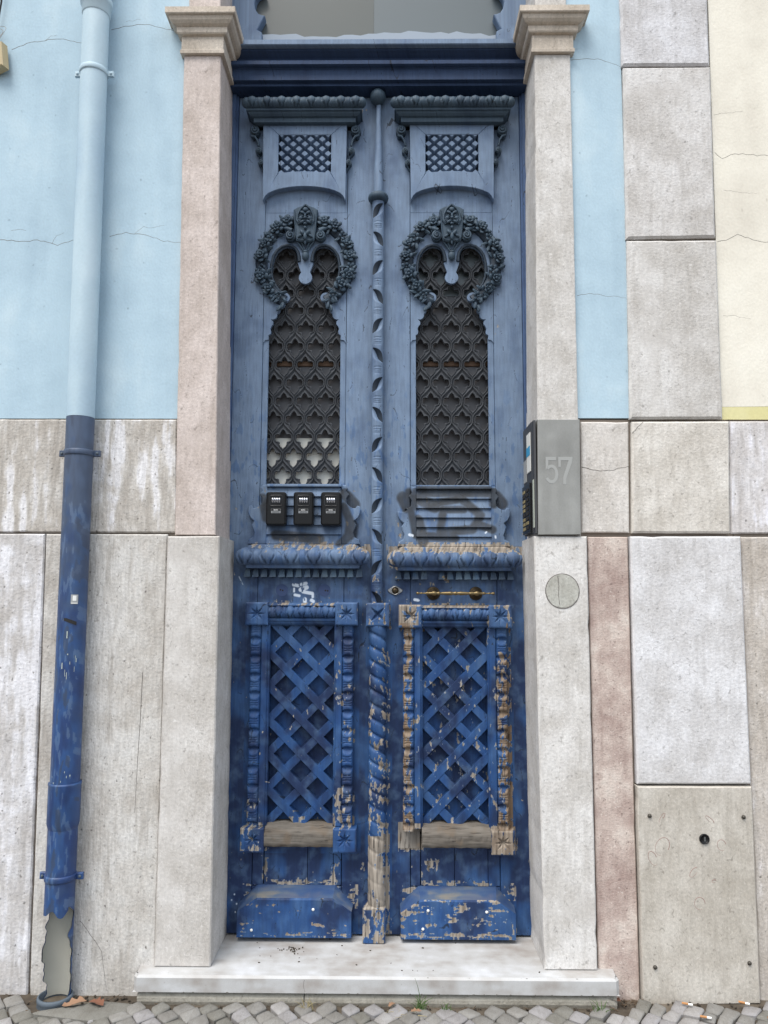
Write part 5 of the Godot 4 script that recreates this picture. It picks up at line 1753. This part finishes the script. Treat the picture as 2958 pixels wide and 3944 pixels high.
	for i in 22:
		var a := rng.randf_range(45, 135)
		var y := rng.randf_range(0.93, 1.06) if i < 16 else (rng.randf_range(0.62, 0.66) if i < 24 else rng.randf_range(0.6, 1.6))
		fl.append([a, a + rng.randf_range(1.0, 3.5), y, y + rng.randf_range(0.003, 0.024 if i < 16 else 0.008), 0.0])
	skin.call("paint_flecks", mat.fleck, fl, 0.0436)

func build_number_box() -> void:
	var t := thing("house_number_plate", "grey sheet metal cover on the right jamb marked 57, intercom on its side", "house number", Vector3(0.588, 1.387, 0.03))
	var st := mb()
	prism(st, pv([0.5215, 1.760, 0.658, 1.760, 0.6535, 1.387, 0.5175, 1.386]), 0.05, 0.088, 0.0015)
	obj("front_plate", st, mat.plate, t)
	# ghost numerals: paler, raised by a hair
	st = mb()
	prism(st, pv([0.5455, 1.637, 0.5785, 1.637, 0.5785, 1.626, 0.5540, 1.626, 0.5530, 1.6045, 0.5450, 1.594]), 0.08, 0.0886)
	var bowl := PackedVector2Array()
	for i in 21:
		var a := deg_to_rad(lerpf(138.0, -150.0, i / 20.0))
		bowl.append(Vector2(0.5635 + cos(a) * 0.0215, 1.5815 + sin(a) * 0.0305))
	for i in 21:
		var a := deg_to_rad(lerpf(-150.0, 138.0, i / 20.0))
		bowl.append(Vector2(0.5635 + cos(a) * 0.0125, 1.5815 + sin(a) * 0.0205))
	prism(st, bowl, 0.08, 0.0886)
	obj("numeral_five", st, mat.numeral, t)
	st = mb()
	prism(st, pv([0.5860, 1.637, 0.6320, 1.637, 0.6290, 1.618, 0.6100, 1.567, 0.6095, 1.548, 0.6005, 1.548, 0.6005, 1.570, 0.6190, 1.626, 0.5940, 1.626, 0.5935, 1.6045, 0.5860, 1.6045]), 0.08, 0.0886)
	obj("numeral_seven", st, mat.numeral, t)
	# intercom on the reveal side, facing the doorway
	st = mb()
	box(st, 0.5075, 0.5225, 1.395, 1.760, -0.105, 0.050, 0.002)
	box(st, 0.5085, 0.516, 1.390, 1.758, 0.052, 0.086, 0.001)
	obj("intercom_body", st, mat.intercom, t)
	st = mb()
	box(st, 0.500, 0.5085, 1.398, 1.560, -0.095, 0.045, 0.002)
	obj("call_panel", st, mat.black, t)
	for k in 9:
		for c in 2:
			st = mb()
			box(st, 0.4975, 0.5005, 1.41 + k * 0.0155, 1.42 + k * 0.0155, -0.08 + c * 0.062, -0.040 + c * 0.062, 0.001)
			obj("call_button", st, mat.button if (c == 0 and k % 4 != 3) or (c == 1 and k == 1) else mat.dark, t)
	st = mb()
	box(st, 0.5055, 0.5085, 1.60, 1.73, -0.03, 0.035)
	obj("paper_label", st, mat.white, t)
	st = mb()
	box(st, 0.5045, 0.5055, 1.655, 1.685, -0.03, 0.035)
	obj("blue_label", st, mat.blue_label, t)
	st = mb()
	box(st, 0.5055, 0.508, 1.575, 1.65, -0.095, -0.045)
	obj("torn_label", st, mat.sticker_grey, t)
	st = mb()
	box(st, 0.5065, 0.5145, 1.41, 1.565, 0.062, 0.080, 0.001)
	obj("edge_strip", st, mat.strip, t)

func build_hatch() -> void:
	var t := thing("service_hatch", "beige stone service hatch with four corner bolts and a black round lock", "service hatch", Vector3(0.982, -0.02, 0.05))
	slab("hatch_panel", t, [0.807, 0.611, 1.158, 0.612, 1.154, -0.014, 0.806, -0.022], 0.085, stone("lioz", Vector3(0.48, 0.58, 0), Color(0.95, 0.925, 0.885), 0.5), -0.02, 0.003)
	for q in [[0.878, 0.435, 0.02, 0.028, -0.5], [0.848, 0.40, 0.012, 0.022, 0.4], [1.058, 0.44, 0.013, 0.016, 0.2], [0.97, 0.36, 0.017, 0.008, 0.9], [0.985, 0.27, 0.016, 0.018, 0.0], [0.88, 0.52, 0.004, 0.016, -0.6], [1.025, 0.515, 0.016, 0.005, -0.7], [1.03, 0.335, 0.006, 0.004, 0.3]]:
		var ring := []
		for i in 15:
			var an := TAU * i / 14.0 * 0.82
			ring.append(Vector3(q[0], q[1], 0.0851) + Basis(Vector3(0, 0, 1), q[4]) * Vector3(cos(an) * q[2], sin(an) * q[3], 0.0))
		var sf := mb()
		tube(sf, ring, 0.0010, 0.0004, 4, 0.3)
		obj("fossil_mark", sf, mat.fossil, t)
	for q in [[0.842, 0.525], [1.128, 0.523], [1.126, 0.101], [0.844, 0.087]]:
		var st := mb()
		blob(st, Vector3(q[0], q[1], 0.086), Basis(), Vector3(0.0065, 0.0065, 0.006), 10, 6)
		obj("bolt", st, mat.bolt, t)
	var st := mb()
	lathe(st, Transform3D(Basis(Vector3(1, 0, 0), Vector3(0, 0, 1), Vector3(0, -1, 0)), Vector3(1.006, 0.458, 0.085)), PackedVector2Array([Vector2(0.0155, -0.003), Vector2(0.0155, 0.003), Vector2(0.0135, 0.006), Vector2(0.0125, 0.004), Vector2(0.0, 0.004)]), 22)
	obj("lock_rim", st, mat.black, t)
	st = mb()
	box(st, 1.0035, 1.0085, 0.452, 0.465, 0.088, 0.0905)
	obj("lock_slot", st, mat.steel_dull, t)

func build_key_safes() -> void:
	var names := ["left key safe of the three on the louvre, nearest the shaped cheek", "middle key safe between two others on the louvre", "right key safe of the three on the louvre, nearest the centre post"]
	for k in 3:
		var cx: float = [-0.3455, -0.2515, -0.1575][k]
		var t := thing("key_safe", "black push wheel " + names[k], "key safe", Vector3(cx, 1.432, -0.12), "key safes on the left door leaf")
		var st := mb()
		var p := PackedVector2Array()
		for q in [[0.0255, 1.4395, -90.0], [0.0255, 1.5365, 0.0], [-0.0255, 1.5365, 90.0], [-0.0255, 1.4395, 180.0]]:
			p.append_array(arc(cx + q[0], q[1], 0.0088, q[2], q[2] + 90.0, 5))
		prism(st, p, -0.125, -0.084, 0.005)
		obj("body", st, mat.black, t)
		st = mb()
		var w := PackedVector2Array()
		for q in [[0.0160, 1.5025, -90.0], [0.0160, 1.528, 0.0], [-0.0160, 1.528, 90.0], [-0.0160, 1.5025, 180.0]]:
			w.append_array(arc(cx + q[0], q[1], 0.005, q[2], q[2] + 90.0, 4))
		var fr := []
		for v in w:
			fr.append(Vector3(v.x, v.y, -0.0835))
		fr.append(fr[0])
		tube(st, fr, 0.0016, 0.0016, 6)
		obj("window_rim", st, mat.black_gloss, t)
		for i in 4:
			st = mb()
			var x := cx - 0.0115 + i * 0.0077
			lathe(st, Transform3D(Basis(Vector3(0, 0, -1), Vector3(1, 0, 0), Vector3(0, -1, 0)), Vector3(x - 0.003, 1.5165, -0.0885)), PackedVector2Array([Vector2(0.0, 0), Vector2(0.0095, 0.0), Vector2(0.0105, 0.0008), Vector2(0.0105, 0.0052), Vector2(0.0095, 0.006), Vector2(0.0, 0.006)]), 18)
			var wh := obj("number_wheel", st, mat.chrome, t)
			st = mb()
			box(st, x - 0.0012, x + 0.0012, 1.5135, 1.5195, -0.079, -0.0778)
			obj("wheel_mark", st, mat.dark, wh)
		st = mb()
		box(st, cx - 0.0165, cx + 0.0165, 1.4715, 1.4865, -0.085, -0.0832, 0.0004)
		var pl := obj("name_plate", st, mat.steel, t)
		st = mb()
		box(st, cx - 0.0156, cx + 0.0156, 1.4795, 1.4858, -0.0835, -0.0828)
		obj("dark_field", st, mat.black, pl)
		for q in [["BURG", 1.4826, "white_print"], ["WÄCHTER", 1.4755, "dark_print"]]:
			var tm := TextMesh.new()
			var f := SystemFont.new()
			f.font_names = PackedStringArray(["Droid Sans"])
			f.font_weight = 700
			tm.font = f
			tm.text = q[0]
			tm.font_size = 24
			tm.pixel_size = 0.00022
			tm.depth = 0.0004
			piece("lettering", tm, mat[q[2]], pl, Transform3D(Basis(), Vector3(cx, q[1], -0.0826)))

func build_junction_box() -> void:
	var t := thing("junction_box", "cracked beige telephone junction box hanging by its wires on the blue wall", "junction box", Vector3(-1.302, 2.985, 0.075))
	t.rotation = Vector3(0.0, -0.35, 0.16)
	var local := func(called: String, st: SurfaceTool, m: Material) -> void:
		st.generate_normals()
		var o := MeshInstance3D.new()
		o.mesh = st.commit()
		o.mesh.surface_set_material(0, m)
		o.name = called
		t.add_child(o, true)
	var st := mb()
	box(st, -0.045, 0.030, -0.002, 0.092, -0.012, 0.018, 0.004)
	local.call("case", st, mat.ivory)
	st = mb()
	for q in [[0.0, 0.036, 0.006, 0.010], [0.004, 0.068, 0.004, 0.005], [-0.012, 0.02, 0.002, 0.004], [0.012, 0.018, 0.002, 0.004], [-0.01, 0.052, 0.002, 0.003], [0.014, 0.05, 0.0025, 0.003], [0.02, 0.032, 0.0015, 0.004], [0.02, 0.075, 0.0015, 0.002], [-0.025, 0.04, 0.003, 0.003], [-0.03, 0.065, 0.002, 0.003]]:
		box(st, q[0] - q[2], q[0] + q[2], q[1] - q[3], q[1] + q[3], 0.015, 0.0186)
	local.call("socket_holes", st, mat.dark)
	st = mb()
	tube(st, [Vector3(0.005, 0.088, 0.0), Vector3(0.003, 0.16, 0.002), Vector3(0.03, 0.26, 0.0), Vector3(0.09, 0.6, 0.0), Vector3(0.2, 1.5, 0.0)], 0.0032, 0.0032, 7)
	local.call("black_cable", st, mat.black)
	st = mb()
	for q in [[0.016, 0.9], [-0.01, 1.0], [0.0, 0.7]]:
		var pts := []
		for i in 22:
			var a := i / 21.0
			pts.append(Vector3(q[0] + 0.018 * sin(a * PI) * signf(q[0] + 0.001) + 0.006 * sin(a * 9.0 + q[1] * 5.0), 0.088 + 0.075 * sin(a * 2.6 * q[1]), 0.004 + 0.008 * cos(a * 6.0)))
		tube(st, pts, 0.0009, 0.0009, 5)
	local.call("loose_wires", st, mat.wire)

func build_litter_and_weeds() -> void:
	# weeds in the joints
	var spots := [[0.14, 0.150, 0.055, 26, "green grass tuft with one tall dark blade in front of the step"], [0.215, 0.152, 0.028, 14, "low leafy weed right of the grass tuft below the step"], [0.655, 0.165, 0.05, 18, "feathery green weed in the cobbles below the step's right end"], [-0.19, 0.150, 0.04, 16, "dry straw coloured tuft under the step's left joint"]]
	for q in spots:
		var t := thing("weed", q[4], "weed", Vector3(q[0], -0.01, q[1]), "weeds in the cobbles")
		var st := mb()
		for i in q[3]:
			var a := rng.randf() * TAU
			var l: float = q[2] * rng.randf_range(0.5, 1.15)
			var lean := rng.randf_range(0.3, 1.2)
			if i == 0 and q[0] == 0.14:
				l = 0.105
				lean = 0.25
				a = 2.6
			var d := Vector3(cos(a), 0, sin(a) * 0.6)
			var b := Vector3(q[0] + rng.randf_range(-0.015, 0.015), -0.012, q[1] + rng.randf_range(-0.006, 0.010))
			var pts := []
			for k in 5:
				var u := k / 4.0
				pts.append(b + Vector3(0, l * u * (1.0 - 0.3 * u * lean), 0) + d * l * lean * u * u * 0.8)
			tube(st, pts, 0.0016, 0.0003, 4, 0.5)
		obj("blades", st, mat.straw if q[0] < 0.0 else mat.grass, t)
		if q[0] == 0.14:
			st = mb()
			for i in 14:
				var a := rng.randf() * PI
				var b := Vector3(q[0] - 0.04 + rng.randf_range(-0.03, 0.03), -0.008, q[1] + rng.randf_range(0.0, 0.05))
				tube(st, [b, b + Vector3(cos(a) * 0.02, 0.01, 0.006), b + Vector3(cos(a) * 0.045, 0.008, sin(a) * 0.015)], 0.0012, 0.0004, 4, 0.6)
			obj("dry_blades", st, mat.straw, t)
	# fallen leaves
	var lv := [[-0.868, 0.165, 0.034, 0.4, "large dry brown leaf on the paving right of the pipe foot"], [-0.805, 0.16, 0.028, -0.5, "reddish dry leaf lying right of the large brown leaf"], [0.055, 0.155, 0.014, 0.9, "small orange leaf scrap left of the grass tuft"], [0.125, 0.19, 0.016, 0.2, "tan leaf scrap among the grass blades"], [0.71, 0.115, 0.022, -0.6, "dark brown leaf scrap at the step's right corner"], [-1.19, 0.15, 0.022, 0.3, "curled brown leaf scrap left of the pipe foot"]]
	for i in lv.size():
		var q: Array = lv[i]
		var t := thing("fallen_leaf", q[4], "leaf", Vector3(q[0], 0.0, q[1]), "fallen leaves")
		var st := mb()
		var r: float = q[2]
		var b := Basis(Vector3.UP, q[3])
		surf(st, 10, 8, func(u: float, v: float) -> Vector3:
			var x := (u - 0.5) * 2.0
			var w := sqrt(maxf(0.0, 1.0 - x * x)) * (0.62 + 0.22 * sin(u * 19.0))
			var z := (v - 0.5) * 2.0 * w
			return Vector3(q[0], 0.010 + 0.25 * r * (z * z + 0.5 * absf(z) + 0.3 * sin(x * 3.0 + i)), q[1]) + b * Vector3(x * r, 0, -z * r * 0.8))
		obj("blade", st, mat.leaf_red if i in [1, 4] else mat.leaf_brown, t)
	var butts := [[1.075, 0.118, 0.5, "cigarette end with orange tip near the hatch's right bottom corner"], [0.93, 0.20, 0.35, "cigarette end on the cobbles in front of the hatch"], [1.12, 0.205, -0.5, "cigarette end at the bottom right edge of the paving"], [0.905, 0.128, 0.4, "cigarette end close to the foot of the hatch"]]
	for q in butts:
		var t := thing("cigarette_end", q[3], "cigarette end", Vector3(q[0], 0.006, q[1]), "cigarette ends")
		for k in 2:
			var st := mb()
			var d := Vector3(cos(q[2]), 0, sin(q[2]))
			tube(st, [Vector3(q[0], 0.008, q[1]) + d * 0.018 * k, Vector3(q[0], 0.008, q[1]) + d * (0.018 + 0.012 * k)], 0.0032, 0.0032, 8)
			obj("filter" if k == 0 else "paper", st, mat.filter if k == 0 else mat.white, t)
	var tw := mb()
	for i in 90:
		var x := rng.randf_range(0.70, 0.80) if i < 34 else (rng.randf_range(-0.72, 0.72) if i < 66 else rng.randf_range(-1.25, -0.7))
		var z := rng.randf_range(0.085, 0.125) if absf(x) > 0.73 else rng.randf_range(0.128, 0.15)
		if absf(x + 0.947) < 0.06:
			z = 0.18
		var an := rng.randf() * PI
		var l := rng.randf_range(0.006, 0.02)
		tube(tw, [Vector3(x, -0.008, z), Vector3(x + cos(an) * l, -0.004 + rng.randf() * 0.006, z + sin(an) * l * 0.6)], 0.0013, 0.0008, 4)
	var twigs := obj("dry_twigs", tw, mat.twig, self)
	twigs.set_meta("kind", "stuff")
	twigs.set_meta("label", "dry brown twigs and plant scraps along the step and wall foot")
	twigs.set_meta("category", "litter")
	# crumbs of dirt on the tread and along the wall foot
	var st := mb()
	for i in 240:
		var on := i < 58
		var c := Vector3(rng.randfn(-0.27, 0.022) if i < 34 else rng.randf_range(-0.5, 0.5), 0.0735, rng.randfn(-0.045, 0.012) if i < 34 else rng.randf_range(-0.14, 0.11))
		if not on:
			c = Vector3(rng.randf_range(-1.25, 1.2), -0.012, rng.randf_range(0.075, 0.125))
			if absf(c.x) < 0.7:
				c = Vector3(c.x, -0.012, rng.randf_range(0.13, 0.16))
			if absf(c.x + 0.947) < 0.055:
				c.x += 0.11
		var s := rng.randf_range(0.0008, 0.0025) * (1.0 if on else 1.9)
		blob(st, c, Basis(Vector3.UP, rng.randf() * TAU), Vector3(s * 2.0, s, s), 5, 3)
	var dirt := obj("dirt_crumbs", st, mat.dirt, self)
	dirt.set_meta("kind", "stuff")
	dirt.set_meta("label", "dark crumbs of dirt on the doorstep and along the foot of the wall")
	dirt.set_meta("category", "dirt")
